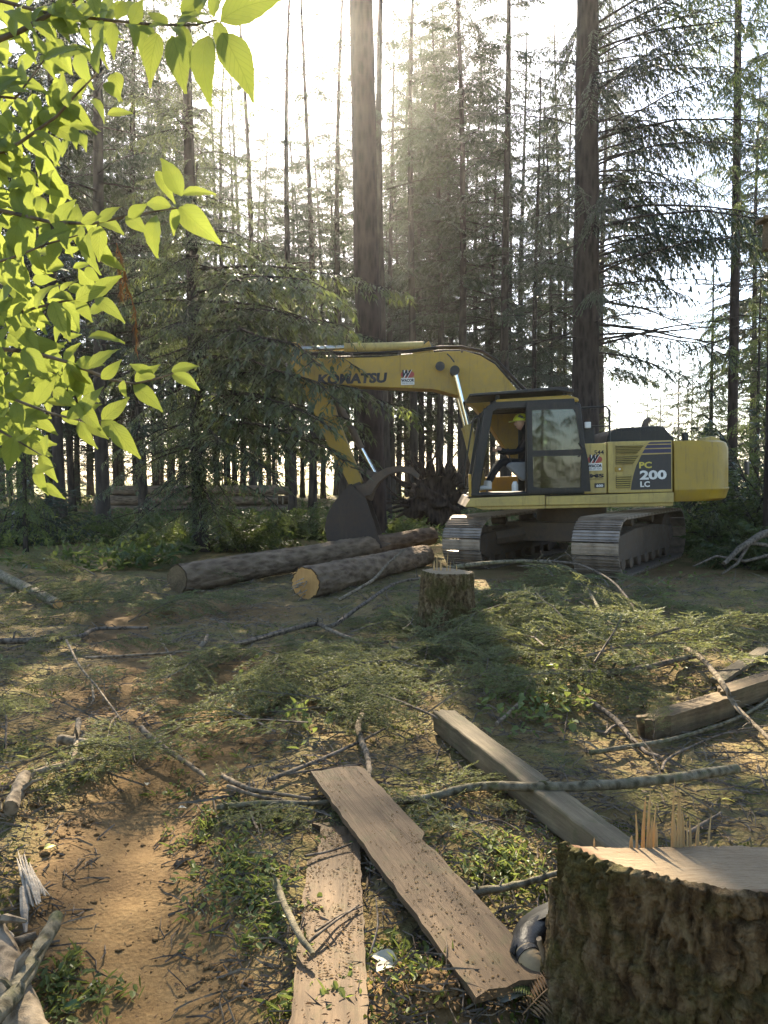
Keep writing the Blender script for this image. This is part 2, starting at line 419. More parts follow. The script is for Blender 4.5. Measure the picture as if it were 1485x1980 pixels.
def mk_leaf():
    t = NT('sunlit_leaf'); uv = t.n('ShaderNodeUVMap')
    sep = t.n('ShaderNodeSeparateXYZ'); t.l(uv.outputs[0], sep.inputs[0])
    u, v = sep.outputs[0], t.math('ABSOLUTE', sep.outputs[1])
    w = t.math('FRACT', t.math('SUBTRACT', t.math('MULTIPLY', u, 8.5), t.math('MULTIPLY', v, 3.4)))
    vein = t.fr(t.math('ABSOLUTE', t.math('SUBTRACT', w, .5)), .07, .0)
    vein = t.ramp(t.math('ABSOLUTE', t.math('SUBTRACT', w, .5)), [(0, (1, 1, 1)), (.09, (0, 0, 0))])
    mid = t.ramp(v, [(0.0, (1, 1, 1)), (.045, (0, 0, 0))])
    vv = t.math('MAXIMUM', vein, mid)
    blot = t.noise(t.coords('Object', (30, 30, 30)), 1.0, 4)
    base = t.mix(t.rnd(), (.10, .155, .026), (.23, .28, .05))
    base = t.mix(t.math('MULTIPLY', t.fr(blot, .5, .8), .3), base, (.34, .34, .06))
    c = t.mix(t.math('MULTIPLY', vv, .75), base, (.06, .10, .015))
    p = t.n('ShaderNodeBsdfPrincipled'); t.l(c, p.inputs['Base Color']); p.inputs['Roughness'].default_value = .42
    p.inputs['Specular IOR Level'].default_value = .35
    b = t.bump(vv, .5, .002); t.l(b, p.inputs['Normal'])
    tr = t.n('ShaderNodeBsdfTranslucent'); t.l(t.mix(.5, c, (.42, .46, .08)), tr.inputs[0])
    mx = t.n('ShaderNodeMixShader'); mx.inputs[0].default_value = .5
    t.l(p.outputs[0], mx.inputs[1]); t.l(tr.outputs[0], mx.inputs[2])
    return t.done(mx.outputs[0])
M['leaf'] = mk_leaf()
M['leaf_yellow'] = m_foliage('yellow_leaf', (.50, .48, .10), (.62, .60, .18), .35, .5, (.7, .65, .15), .3)
M['leaf_pale'] = m_foliage('pale_leaf', (.30, .29, .21), (.42, .41, .32), .25, .5, (.5, .5, .35), .4)
M['leaf_green'] = m_foliage('big_green_leaf', (.09, .15, .05), (.14, .21, .07), .3, .35, (.3, .4, .08), .5)
M['leaf_brown'] = m_foliage('dry_leaf', (.13, .075, .035), (.27, .17, .085), .2, .6, (.3, .15, .05), .2)

def mk_ground():
    t = NT('forest_floor'); v = t.coords('Object')
    n1 = t.noise(v, .9, 6, .62); n2 = t.noise(v, 6, 7, .7); n3 = t.noise(v, 45, 6, .75); n4 = t.noise(v, 2.1, 5, .6)
    vv = t.vor(v, 60)
    at = t.n('ShaderNodeAttribute'); at.attribute_name = 'soil'; soil = at.outputs['Fac']
    at2 = t.n('ShaderNodeAttribute'); at2.attribute_name = 'field'; field = at2.outputs['Fac']
    lit = t.ramp(t.math('ADD', t.math('MULTIPLY', n3, .65), t.math('MULTIPLY', n2, .4)),
                 [(.30, (.060, .041, .016)), (.45, (.165, .115, .048)), (.58, (.26, .19, .086)), (.75, (.38, .295, .152))])
    moss = t.ramp(n3, [(.3, (.058, .058, .017)), (.7, (.175, .17, .052))])
    c = t.mix(t.math('MULTIPLY', t.fr(t.math('ADD', t.math('MULTIPLY', n4, .6), t.math('MULTIPLY', n2, .4)), .46, .57), .8), lit, moss)
    earth = t.ramp(t.math('ADD', t.math('MULTIPLY', n3, .5), t.math('MULTIPLY', n2, .5)),
                   [(.3, (.088, .052, .021)), (.5, (.170, .106, .044)), (.7, (.245, .162, .072))])
    earth = t.mix(t.math('MULTIPLY', t.fr(n1, .48, .62), .55), earth, (.085, .050, .024))
    sm = t.fr(t.math('ADD', soil, t.math('MULTIPLY', t.math('SUBTRACT', n2, .5), 1.0)), .35, .62)
    c = t.mix(sm, c, earth)
    grass = t.mix(t.fr(n2, .3, .7), (.20, .21, .08), (.30, .28, .13))
    c = t.mix(field, c, grass)
    h = t.math('ADD', t.math('MULTIPLY', n3, .5), t.math('ADD', t.math('MULTIPLY', n2, .8), t.math('MULTIPLY', vv, .25)))
    bn = t.n('ShaderNodeBump'); bn.inputs['Distance'].default_value = .035; t.l(h, bn.inputs['Height']); t.l(t.math('SUBTRACT', .9, t.math('MULTIPLY', sm, .5)), bn.inputs['Strength'])
    return t.done(t.pbr(c, .93, bn.outputs[0], .12))
M['ground'] = mk_ground()

# ------------------------------------------------------------------ ground sheet
def graded(a, b, fine, grow, lim):
    """coordinates from 0 outward with growing spacing"""
    out = [0.0]; s = fine
    while out[-1] < lim:
        if out[-1] > a: s *= grow
        out.append(out[-1] + s)
    return np.array(out)
gx = graded(3.0, 0, .036, 1.045, 620); gx = np.concatenate([-gx[:0:-1], gx])
gy = graded(6.0, 0, .036, 1.035, 640) ; gy = np.concatenate([np.linspace(-40, 0.5, 40, endpoint=False), gy + 0.8])
GX, GY = np.meshgrid(gx, gy); GZ = gh(GX, GY)
V = np.stack([GX.ravel(), GY.ravel(), GZ.ravel()], 1)
nx, ny = len(gx), len(gy); idx = np.arange(nx * ny).reshape(ny, nx)
Fq = np.stack([idx[:-1, :-1].ravel(), idx[:-1, 1:].ravel(), idx[1:, 1:].ravel(), idx[1:, :-1].ravel()], 1)
me = np_mesh('ground', V, Fq, smooth=True)
pd = path_dist(GX, GY); soil = np.clip(1.15 - pd / .52, 0, 1)
soil = np.maximum(soil, 1.05 * np.exp(-(((GX + 1.35) / 1.1) ** 2 + ((GY - 5.2) / 1.1) ** 2)))
soil = np.maximum(soil, .85 * np.exp(-(((GX + 2.0) / 1.6) ** 2 + ((GY - 8.4) / 1.0) ** 2)))
soil = np.maximum(soil, .8 * np.exp(-(((GX - 3.6) / 3.2) ** 2 + ((GY - 11.8) / 2.0) ** 2)))
soil = np.maximum(soil, .6 * np.exp(-(((GX - 1.0) / 1.2) ** 2 + ((GY - 1.0) / .8) ** 2)))
soil = np.maximum(soil, 1.0 * np.exp(-(((GX - .17) / .3) ** 2 + ((GY - 2.06) / .17) ** 2)))
a = me.attributes.new('soil', 'FLOAT', 'POINT'); a.data.foreach_set('value', soil.ravel().astype(np.float32))
fld = np.clip((GY - 46) / 8, 0, 1)
a = me.attributes.new('field', 'FLOAT', 'POINT'); a.data.foreach_set('value', fld.ravel().astype(np.float32))
tag(link_mesh('ground', me, mats=[M['ground']]), kind='structure')

# ------------------------------------------------------------------ conifer foliage
def bough_arrays(rng, L, nb, lb, hang, sl, sw, sp, rise=.12, droop=.28, ang=(45, 75), bare=.12, lim=.010):
    """limb polyline and sprig arrays of one bough, along +x from the origin"""
    ts = np.linspace(0, 1, 8)
    wob = rng.normal(0, .012, (8, 2)) * L
    ax = np.stack([ts * L, wob[:, 0] * ts, L * (rise * ts - droop * ts ** 2) + wob[:, 1] * ts], 1)
    B, D, LN, tw = [], [], [], []
    def at(s): return np.array([np.interp(s, ts, ax[:, k]) for k in range(3)])
    for i in range(nb):
        s = bare + (1 - bare) * ((i + rng.uniform(0, 1)) / nb); b = at(s); side = 1 if i % 2 else -1
        a = R(rng.uniform(*ang)); ln = lb * (1.12 - .78 * s) * rng.uniform(.55, 1.2)
        d = np.array([math.cos(a), side * math.sin(a), -hang * rng.uniform(.2, 1.0)])
        d /= np.linalg.norm(d); hh = hang * rng.uniform(.3, .8)
        nsp = max(2, int(ln / sp))
        tw.append((b, b + d * ln * .5 + np.array([0, 0, -hh * ln * .25]), b + d * ln + np.array([0, 0, -hh * ln])))
        for k in range(nsp + 1):
            t = (k + .6) / (nsp + 1); p = b + d * t * ln + np.array([0, 0, -hh * ln * t * t])
            tg = d + np.array([0, 0, -2 * hh * t])
            for sd_ in (-1, 1):
                pr = np.array([-tg[1], tg[0], 0]) * sd_ * rng.uniform(.5, 1.0)
                q = tg * .8 + pr + np.array([0, 0, -hang * rng.uniform(.0, .9)]) + rng.normal(0, .12, 3)
                B.append(p); D.append(q / np.linalg.norm(q)); LN.append(sl * (1.15 - .5 * t) * rng.uniform(.6, 1.3))
        B.append(b + d * ln * .95 + np.array([0, 0, -hh * ln * .9])); q = d + np.array([0, 0, -2 * hh]); D.append(q / np.linalg.norm(q)); LN.append(sl * 1.1)
    return ax, np.array(B), np.array(D), np.array(LN), sw, lim * L, tw

def sprig_quads(rng, B, D, LN, sw):
    n = len(B); nrm = rng.normal(0, .45, (n, 3)); nrm[:, 2] += 1
    w = np.cross(D, nrm); w /= (np.linalg.norm(w, axis=1, keepdims=True) + 1e-9)
    W_ = w * (sw * rng.uniform(.6, 1.25, n))[:, None] * .5; L_ = LN[:, None]
    sag = np.zeros((n, 3)); sag[:, 2] = -LN * .12
    q = np.stack([B, B + D * L_ * .4 + W_, B + D * L_ + sag, B + D * L_ * .45 - W_], 1)
    return q.reshape(-1, 3)

def limb_verts(ax, r0, n=4):
    k = len(ax); vs = []
    for i in range(k):
        r = r0 * (1 - .82 * i / (k - 1))
        for j in range(n):
            a = 2 * math.pi * j / n
            vs.append(ax[i] + np.array([0, math.cos(a) * r, math.sin(a) * r]))
    fs = []
    for i in range(k - 1):
        for j in range(n): fs.append((i * n + j, i * n + (j + 1) % n, (i + 1) * n + (j + 1) % n, (i + 1) * n + j))
    return np.array(vs), np.array(fs)

def bough_proto(seed, *a, foliage=True, **k):
    rng = np.random.default_rng(seed); ax, B, D, LN, sw, lr, tw = bough_arrays(rng, *a, **k)
    lv, lf = limb_verts(ax, lr); 
    tv, tf = [], []
    for (p0, p1, p2) in tw:
        r = lr * .22 + .002
        for p, rr in ((p0, r), (p1, r * .7), (p2, r * .25)):
            tv += [p + np.array([0, 0, rr]), p + np.array([0, 0, -rr])]
        o = len(lv) + len(tv) - 6
        tf += [(o, o + 1, o + 3, o + 2), (o + 2, o + 3, o + 5, o + 4)]
    wv = np.concatenate([lv, np.array(tv)]); wf = np.concatenate([lf, np.array(tf)])
    fv = sprig_quads(rng, B, D, LN, sw) if foliage else np.zeros((0, 3))
    return wv, wf, fv

def assemble(placements):
    """placements: (proto, 3x3, offset) -> one mesh; slot 0 needles, slot 1 wood"""
    FV, WV, WF, o = [], [], [], 0
    for (wv, wf, fv), Rm, off in placements:
        WV.append(wv @ Rm.T + off); WF.append(wf + o); o += len(wv)
        if len(fv): FV.append(fv @ Rm.T + off)
    WV = np.concatenate(WV); WF = np.concatenate(WF)
    FV = np.concatenate(FV) if FV else np.zeros((0, 3))
    nf = len(FV) // 4
    ff = np.arange(nf * 4).reshape(-1, 4)
    Vv = np.concatenate([FV, WV]); Ff = np.concatenate([ff, WF + len(FV)])
    mi = np.concatenate([np.zeros(nf), np.ones(len(WF))])
    return Vv, Ff, mi

def rotm(az, pitch, s, roll=0.0):
    ca, sa, cp, sp = math.cos(az), math.sin(az), math.cos(pitch), math.sin(pitch)
    Rz = np.array([[ca, -sa, 0], [sa, ca, 0], [0, 0, 1]]); Ry = np.array([[cp, 0, -sp], [0, 1, 0], [sp, 0, cp]])
    cr, sr = math.cos(roll), math.sin(roll); Rx = np.array([[1, 0, 0], [0, cr, -sr], [0, sr, cr]])
    return Rz @ Ry @ Rx * s

def crown_mesh(name, seed, protos, z0, z1, Lb, n, top_frac=.22, pitch=(-.25, .2), dead=None, dead_z=0.0, az_bias=None, power=.75, extra=(), left=1.0):
    rng = np.random.default_rng(seed); pl = []
    for (ea, ez, eL, ep) in extra: pl.append((protos[rng.integers(len(protos))], rotm(R(ea), ep, eL, rng.normal(0, .15)), np.array([0, 0, ez])))
    az = rng.uniform(0, 6.28)
    for i in range(n):
        f = (i + rng.uniform(0, 1)) / n; z = z0 + (z1 - z0) * f
        ln = Lb * (top_frac + (1 - top_frac) * (1 - f) ** power) * rng.uniform(.6, 1.15)
        ln *= .75 + .25 * min(1, (f + .05) * 6)
        az += 2.39996 + rng.normal(0, .5)
        pr = protos[rng.integers(len(protos))]
        if dead is not None and z < dead_z and rng.uniform() < .75: pr = dead[rng.integers(len(dead))]
        p = rng.uniform(*pitch) + .35 * f
        if az_bias is not None and rng.uniform() < az_bias[1]:
            az_ = az_bias[0] + rng.normal(0, .6)
        else: az_ = az
        if left < 1 and math.cos(az_) < -.1: ln *= left
        pl.append((pr, rotm(az_, p, ln, rng.normal(0, .15)), np.array([0, 0, z])))
    v, f_, mi = assemble(pl)
    return np_mesh(name, v, f_, mi)

# unit-length bough prototypes (scaled by length when placed)
BO_FAR = [bough_proto(10 + i, 1.0, 26, .32, .60, .085, .036, .055, rise=.10, droop=.30) for i in range(5)]
BO_HANG = [bough_proto(30 + i, 1.0, 42, .22, 1.2, .046, .0125, .030, rise=.16, droop=.30, bare=.2, lim=.008) for i in range(5)]
BO_FINE = [bough_proto(40 + i, 1.0, 42, .22, 1.2, .042, .0088, .023, rise=.16, droop=.30, bare=.2, lim=.008) for i in range(5)]
BO_DET = [bough_proto(50 + i, 1.0, 40, .26, .60, .044, .0125, .029, rise=.06, droop=.22, bare=.1, lim=.008) for i in range(5)]
BO_CEDAR = [bough_proto(70 + i, 1.0, 30, .30, 1.3, .065, .020, .05, rise=.2, droop=.45, ang=(30, 60), lim=.012) for i in range(4)]
BO_DEAD = [bough_proto(90 + i, 1.0, 12, .25, .25, .1, .01, .1, rise=.0, droop=.12, foliage=False, lim=.010) for i in range(4)]

def trunk_mesh(name, h, r0, r1, lean=(0, 0), n=16, rings=26, flare=.25, seed=0, rough=.05, bend=.0):
    rng = np.random.default_rng(seed); vs = []; 
    ph = rng.uniform(0, 6.28)
    zs = np.concatenate([np.linspace(-.25, 1.2, 7, endpoint=False), np.linspace(1.2, h, rings)])
    for z in zs:
        f = max(0, z / h); r = r0 + (r1 - r0) * f + r0 * flare * math.exp(-max(0, z) / .35)
        c = np.array([lean[0] * z + bend * math.sin(3 * f + ph) * f, lean[1] * z + bend * math.cos(2.3 * f + ph) * f, z])
        for k in range(n):
            a = 2 * math.pi * k / n
            rr = r * (1 + rough * float(vnoise(math.cos(a) * 2.2, math.sin(a) * 2.2, z * .9, seed)) + rough * .7 * float(vnoise(math.cos(a) * 6, math.sin(a) * 6, z * 2.5, seed + 3)))
            vs.append(c + np.array([math.cos(a) * rr, math.sin(a) * rr, 0]))
    m = len(zs); fs = []
    for i in range(m - 1):
        for k in range(n): fs.append((i * n + k, i * n + (k + 1) % n, (i + 1) * n + (k + 1) % n, (i + 1) * n + k))
    return np_mesh(name, np.array(vs), np.array(fs), smooth=True)

def tree(name, label, px, Y, trunk, crown, mats, cat='tree', group=None, rz=0.0, s=1.0, bark='bark_far', x=None):
    """a tree standing at image column px (at the horizon) and distance Y"""
    X = (px - 742.5) / F * Y if x is None else x
    t = empty(name, (X, Y, ghs(X, Y)), 0.0); tag(t, label, cat, group)
    t.scale = (s, s, s)
    to = link_mesh('trunk', trunk, t)
    if not to.data.materials: to.data.materials.append(M[bark])
    if crown is not None:
        co = link_mesh('crown', crown, t); co.rotation_euler = (0, 0, rz)
        if not co.data.materials:
            for m in mats: co.data.materials.append(M[m])
    return t

TH = [trunk_mesh('trunk_%d' % i, 24, .19, .03, (random.uniform(-.02, .02), random.uniform(-.015, .015)), n=10, seed=i, bend=.45) for i in range(6)]
CR = [crown_mesh('crown_a', 1, BO_FAR, 5.5, 24.3, 2.9, 165, dead=BO_DEAD, dead_z=10.5),
      crown_mesh('crown_b', 2, BO_FAR, 2.5, 24.3, 3.1, 150, dead=BO_DEAD, dead_z=7.0),
      crown_mesh('crown_c', 3, BO_HANG, 4.0, 24.3, 3.2, 115, dead=BO_DEAD, dead_z=9.0),
      crown_mesh('crown_d', 4, BO_FAR, 7.0, 24.3, 2.8, 160, dead=BO_DEAD, dead_z=13.5),
      crown_mesh('crown_e', 5, BO_HANG, 1.5, 24.3, 3.4, 118, dead=BO_DEAD, dead_z=5.0),
      crown_mesh('crown_f', 6, BO_FAR, 9, 24.3, 2.6, 140, dead=BO_DEAD, dead_z=15.5)]
CR += [crown_mesh('crown_g', 7, BO_FAR, 7.0, 24.3, 2.1, 78, dead=BO_DEAD, dead_z=12), crown_mesh('crown_h', 8, BO_HANG, 8.5, 24.3, 2.2, 84, dead=BO_DEAD, dead_z=11)]
ND = ('needle', 'bark_far')

# the four big trees near the machine
tree('fir_tree', 'thick bare fir trunk leaning slightly, rising straight behind the excavator boom', 722, 17.6,
     trunk_mesh('big_trunk', 30, .315, .20, (-.022, 0), 28, 44, .35, 21, .06, .05), None, None, bark='bark_red')
crB = crown_mesh('big_crown', 11, BO_FINE, 4.6, 25, 4.9, 180, top_frac=.45, pitch=(-.12, .30), dead=BO_DEAD, dead_z=6.5, az_bias=(-.15, .42), left=.6)
tree('fir_tree', 'tall dark fir with long drooping limbs rising directly behind the excavator cab', 1131, 19.0,
     trunk_mesh('limbed_trunk', 30, .37, .13, (-.0055, 0), 28, 44, .2, 22, .05, .04), crB, ND, bark='bark')
crD = crown_mesh('spruce_crown', 12, BO_DET, 0.8, 19.8, 2.5, 150, top_frac=.15, pitch=(-.40, .05), dead=BO_DEAD, dead_z=1.6, power=.9,
    extra=[(-52 + 54 * ((i * .618) % 1), 2.3 + i * .16, 3.2 + 1.2 * ((i * .37) % 1), -.14 + .2 * ((i * .71) % 1)) for i in range(22)]
        + [(-150 + 120 * ((i * .618) % 1), .9 + i * .25, 1.4 + 1.0 * ((i * .37) % 1), -.40 + .2 * ((i * .71) % 1)) for i in range(24)])
tree('spruce_tree', 'spruce with feathery boughs down to the ground, in front of the boom tip', 388, 15.0,
     trunk_mesh('spruce_trunk', 20, .15, .03, (-.018, 0), 18, 30, .3, 23, .06, .08), crD, ('needle_near', 'bark_far'), bark='bark')
crC = crown_mesh('slim_crown', 13, BO_HANG, 5.0, 25, 2.6, 120, dead=BO_DEAD, dead_z=9)
tree('fir_tree', 'slim reddish trunk standing just beyond the excavator counterweight', 1413, 22.0,
     trunk_mesh('slim_trunk', 25, .16, .05, (-.003, 0), 14, 30, .2, 24, .05, .12), crC, ('needle_light', 'bark_far'), bark='bark_red')

BG = [  # column, distance, trunk, crown, scale, turn, label
 (747, 24, 0, 7, 1.00, .3, 'slim dark conifer close against the thick bare trunk, on its cab side'),
 (800, 30, 1, 6, 1.00, 1.0, 'slim conifer seen above the round logo plate of the boom'),
 (848, 33, 2, 5, .92, 2.0, 'thin conifer standing behind the upturned roots'),
 (893, 28, 3, 3, .98, 4.0, 'slim conifer whose trunk rises above the boom knee'),
 (978, 27, 4, 6, 1.05, 5.1, 'slim conifer whose trunk meets the boom slope above the cab'),
 (1037, 25, 5, 4, .62, 2.2, 'short bushy conifer showing above the front edge of the cab roof'),
 (664, 28, 0, 6, .90, 3.3, 'slender conifer beside the thick bare trunk, on the spruce side'),
 (566, 27, 1, 7, .86, .9, 'feathery conifer with its tip close below the sun'),
 (604, 30, 2, 6, .92, 1.7, 'thin trunk seen just past the excavator stick'),
 (490, 30, 3, 2, .92, 2.8, 'dense conifer between the near spruce and the excavator stick'),
 (200, 20, 4, 2, 1.05, .2, 'stout trunk rising behind the log stack, under the sunlit leaves'),
 (118, 23, 5, 0, 1.0, 3.9, 'straight trunk behind the lowest hanging sunlit leaves'),
 (278, 26, 0, 1, .95, 4.4, 'conifer whose trunk stands over the middle of the log stack'),
 (440, 34, 1, 4, .90, 5.0, 'dense conifer just behind the near spruce'),
 (330, 31, 2, 4, .95, .6, 'dark conifer behind the log stack, next to the near spruce'),
]
for (px, Y, ti, ci, s, rz, lab) in BG:
    tree('conifer_tree', lab, px, Y, TH[ti], CR[ci], ND, group='slim conifers behind the clearing', rz=rz, s=s)
rr = random.Random(5)
ORD = 'first second third fourth fifth sixth seventh eighth ninth tenth eleventh twelfth thirteenth fourteenth fifteenth sixteenth seventeenth eighteenth nineteenth twentieth twenty-first twenty-second twenty-third twenty-fourth twenty-fifth twenty-sixth twenty-seventh twenty-eighth twenty-ninth thirtieth thirty-first thirty-second thirty-third thirty-fourth thirty-fifth thirty-sixth thirty-seventh thirty-eighth thirty-ninth fortieth forty-first forty-second forty-third forty-fourth forty-fifth forty-sixth forty-seventh forty-eighth forty-ninth fiftieth fifty-first fifty-second fifty-third fifty-fourth fifty-fifth fifty-sixth fifty-seventh fifty-eighth fifty-ninth sixtieth sixty-first sixty-second sixty-third sixty-fourth sixty-fifth sixty-sixth sixty-seventh sixty-eighth sixty-ninth seventieth seventy-first seventy-second seventy-third seventy-fourth seventy-fifth seventy-sixth seventy-seventh seventy-eighth seventy-ninth'.split()
FILL = [(705, 52), (760, 38), (1062, 41), (140, 30), (225, 33), (300, 41), (375, 33), (455, 37), (20, 46), (520, 53), (570, 52), (610, 54), (670, 53), (-60, 33), (5, 38), (95, 33), (175, 46), (265, 36), (355, 37), (420, 47), (505, 49), (555, 43), (625, 44), (650, 50), (735, 46), (790, 50), (815, 39), (850, 50), (905, 48), (940, 50), (985, 41), (1045, 47), (1095, 43), (1165, 48), (1480, 44), (40, 30), (-30, 26), (150, 38), (235, 42), (390, 40), (470, 44), (530, 39), (585, 46), (690, 41), (715, 48), (770, 43), (830, 47), (868, 40), (925, 44), (955, 38), (1010, 45), (60, 44), (310, 48), (1075, 52), (1452, 34)]
for (px, Y) in FILL:
    hi = .86 if 480 < px < 755 else 1.15
    s = rr.uniform(hi * .78, hi) * (Y / 42)
    tree('conifer_tree', 'thin conifer deep in the grove, %s from the left of those half hidden there' % ORD[sorted(f_[0] for f_ in FILL).index(px)], px, Y, TH[rr.randrange(6)], CR[rr.choice((0, 1, 1, 2, 4, 4))], ND,
         group='conifers deep in the grove', rz=rr.uniform(0, 6), s=s)
for i, (x_, Y, s) in enumerate(((-13, -14, .8), (-7.5, -17, .9), (-2.0, -13, .75), (3.5, -16, .95), (8.5, -12, .8), (14, -15, .9), (19, -11, .85), (-18, -9, .8))):
    tree('conifer_tree', 'conifer behind the viewer, %s of those mirrored in the cab door panes' % ORD[i], 0, Y, TH[i % 6], CR[(1, 4, 2)[i % 3]], ND, group='conifers behind the viewer', rz=i * 1.3, s=s, x=x_)
SAP = [-20, 15, 50, 85, 110, 140, 165, 195, 220, 250, 275, 305, 330, 360, 385, 415, 440, 470, 500, 525, 556, 590, 632, 700, 1075]
for i, px in enumerate(SAP):
    tree('conifer_sapling', 'young dark conifer closing the gap behind the trunks, %s from the left' % ORD[i], px + rr.uniform(-12, 12), rr.uniform(32, 50), TH[i % 6], CR[4], ND, group='young conifers behind the trunks', rz=rr.uniform(0, 6), s=rr.uniform(.20, .46))
# right-hand edge: dark trunk with a nest box, cedar, bushes
edge = tree('fir_tree', 'dark trunk cut by the edge of the picture, carrying a wooden box', 1492, 13.0,
     trunk_mesh('edge_trunk', 24, .13, .05, (0, 0), 14, 26, .2, 31, .05, .02), crown_mesh('edge_crown', 14, BO_HANG, 6.5, 24, 1.9, 60), ('needle_light', 'bark_far'), bark='bark')
crE = crown_mesh('cedar_crown', 15, BO_CEDAR, 1.2, 11, 2.0, 75, top_frac=.2, pitch=(-.5, -.05))
CEDT = trunk_mesh('cedar_trunk', 11, .12, .02, n=10, seed=33)
tree('cedar_tree', 'light green cedar with hanging sprays above the counterweight', 1372, 27, CEDT, crE, ('needle_light', 'bark_far'), s=.85)
tree('cedar_tree', 'small cedar with pale drooping sprays at the far end of the log stack', 48, 14.5, CEDT, crE, ('needle_light', 'bark_far'), s=.42, rz=2.0)
tree('cedar_tree', 'light green cedar behind the dark bushes beside the counterweight', 1462, 20, CEDT, crE, ('needle_light', 'bark_far'), s=.62, rz=4.0)
tree('cedar_tree', 'young cedar showing through the handrail behind the cab', 1178, 32, CEDT, crE, ('needle', 'bark_far'), s=.5, rz=1.0)
for i, (x_, Y, s_) in enumerate(((-9, -9, .75), (-6, -7, .6), (-3.2, -8.5, .8), (-.6, -7.2, .62), (2.2, -9, .85), (5.0, -7.4, .66), (8.0, -9, .8), (11, -8, .7), (14, -9.5, .8), (17, -8, .7))):
    tree('cedar_tree', 'young cedar behind the viewer, %s of those mirrored in the cab door panes' % ORD[i], 0, Y, CEDT, crE, ('needle_light', 'bark_far'), s=s_, rz=i * 2.1, x=x_, group='cedars behind the viewer')
# far wood across the field
far = crown_mesh('far_crown', 16, [bough_proto(110 + i, 1.0, 12, .34, .4, .16, .06, .12) for i in range(3)], 1.0, 24.2, 4.2, 95, top_frac=.06, power=.9)
FAR_T = [(1214, 120, .62), (1236, 112, .60), (1252, 105, .78), (1277, 110, .86), (1312, 100, .98), (1338, 104, .88), (1375, 98, .93), (1415, 104, .8), (1450, 98, .9)]
for (px, Y, s) in FAR_T:
    tree('far_fir', 'hazy far fir, %s from the left in the row over the engine hood' % ORD[[f_[0] for f_ in FAR_T].index(px)], px, Y, TH[0], far, ND, group='hazy firs across the field', rz=px, s=s)
pl = []; rng = np.random.default_rng(77)
fv, ff, fm = [], [], []; o = 0
cv = np.empty(len(far.vertices) * 3, np.float32); far.vertices.foreach_get('co', cv); cv = cv.reshape(-1, 3)
cf = np.empty(len(far.loops), np.int32); far.loops.foreach_get('vertex_index', cf); cf = cf.reshape(-1, 4)
sel = rng.uniform(0, 1, len(cf)) < .33; cf2 = cf[sel]
used, inv = np.unique(cf2, return_inverse=True); cv2 = cv[used]; cf2 = inv.reshape(-1, 4)
for i in range(46):
    X = -150 + i * 6.6 + rng.uniform(-3, 3); Y = rng.uniform(135, 175)
    if X > 45: continue
    s = rng.uniform(.55, .95); fv.append(cv2 * s * np.array([1.5, 1.5, 1]) + np.array([X, Y, .4])); ff.append(cf2 + o); o += len(cv2)
tag(link_mesh('distant_forest', np_mesh('distant_forest', np.concatenate(fv), np.concatenate(ff)), mats=[M['needle']]),
    'hazy far-off wood beyond the bright field', 'forest', kind='stuff')

# ------------------------------------------------------------------ bushes, undergrowth
def bush_mesh(name, seed, n, rx, rz_, sl, sw, proto=None):
    rng = np.random.default_rng(seed); pl = []
    for i in range(n):
        az = rng.uniform(0, 6.28); p = rng.uniform(.15, 1.3)
        pl.append((BO_CEDAR[i % 4] if proto is None else proto[i % len(proto)], rotm(az, p, rng.uniform(.6, 1.1) * (rx * math.cos(p) + rz_ * math.sin(p)), rng.normal(0, .5)),
                   np.array([rng.normal(0, .25) * rx, rng.normal(0, .25) * rx, 0])))
    v, f_, mi = assemble(pl)
    return np_mesh(name, v, f_, mi)
BU = [bush_mesh('bush_a', 1, 46, 1.0, 1.5, 0, 0), bush_mesh('bush_b', 2, 40, 1.2, 1.0, 0, 0, BO_FAR), bush_mesh('bush_c', 3, 30, 1.0, .8, 0, 0, BO_FAR)]
BUM = {}
def bush(label, px, Y, k, s, mat='brush', rz=0.0, sz=1.0):
    X = (px - 742.5) / F * Y
    if (k, mat) not in BUM:
        BUM[(k, mat)] = BU[k].copy()
        for m_ in (mat, 'bark_far'): BUM[(k, mat)].materials.append(M[m_])
    o = link_mesh('bush', BUM[(k, mat)], None, (X, Y, ghs(X, Y) - .03)); o.scale = (s, s, s * sz); o.rotation_euler = (0, 0, rz)
    tag(o, label, 'bush', 'bushes round the clearing'); return o
bush('tall dark bush crowding behind the counterweight', 1440, 16.5, 0, 1.45, 'needle_dark', 1, 1.25)
bush('dark leafy bush at the edge below the wooden box', 1488, 14.5, 0, 1.2, 'brush', 2, 1.2)
bush('low pale bush under the counterweight overhang', 1385, 15.6, 1, .95, 'needle_light', 3)
bush('low bush beside the root tangle at the picture edge', 1478, 12.6, 2, .9, 'brush', 4)
bush('small sunny bush in front of the upturned roots', 712, 18.4, 2, .75, 'weed', .5)
bush('small bush between the bucket and the upturned roots', 775, 18.0, 2, .6, 'weed', 2.5)
bush('dark low bush at the foot of the near spruce', 455, 15.6, 1, .75, 'brush', 1.5)
bush('dark bush under the lowest sunlit leaves', 18, 17.0, 0, 1.1, 'needle_dark', 5)
bush('low green bush in front of the log stack', 250, 17.0, 2, .9, 'brush', .2)
bush('sunny low bush left of the spruce foot', 330, 15.0, 2, .65, 'needle_light', 3.2)
bush('low bush behind the felled logs, right of the spruce', 560, 18.0, 1, .7, 'brush', 5.4)

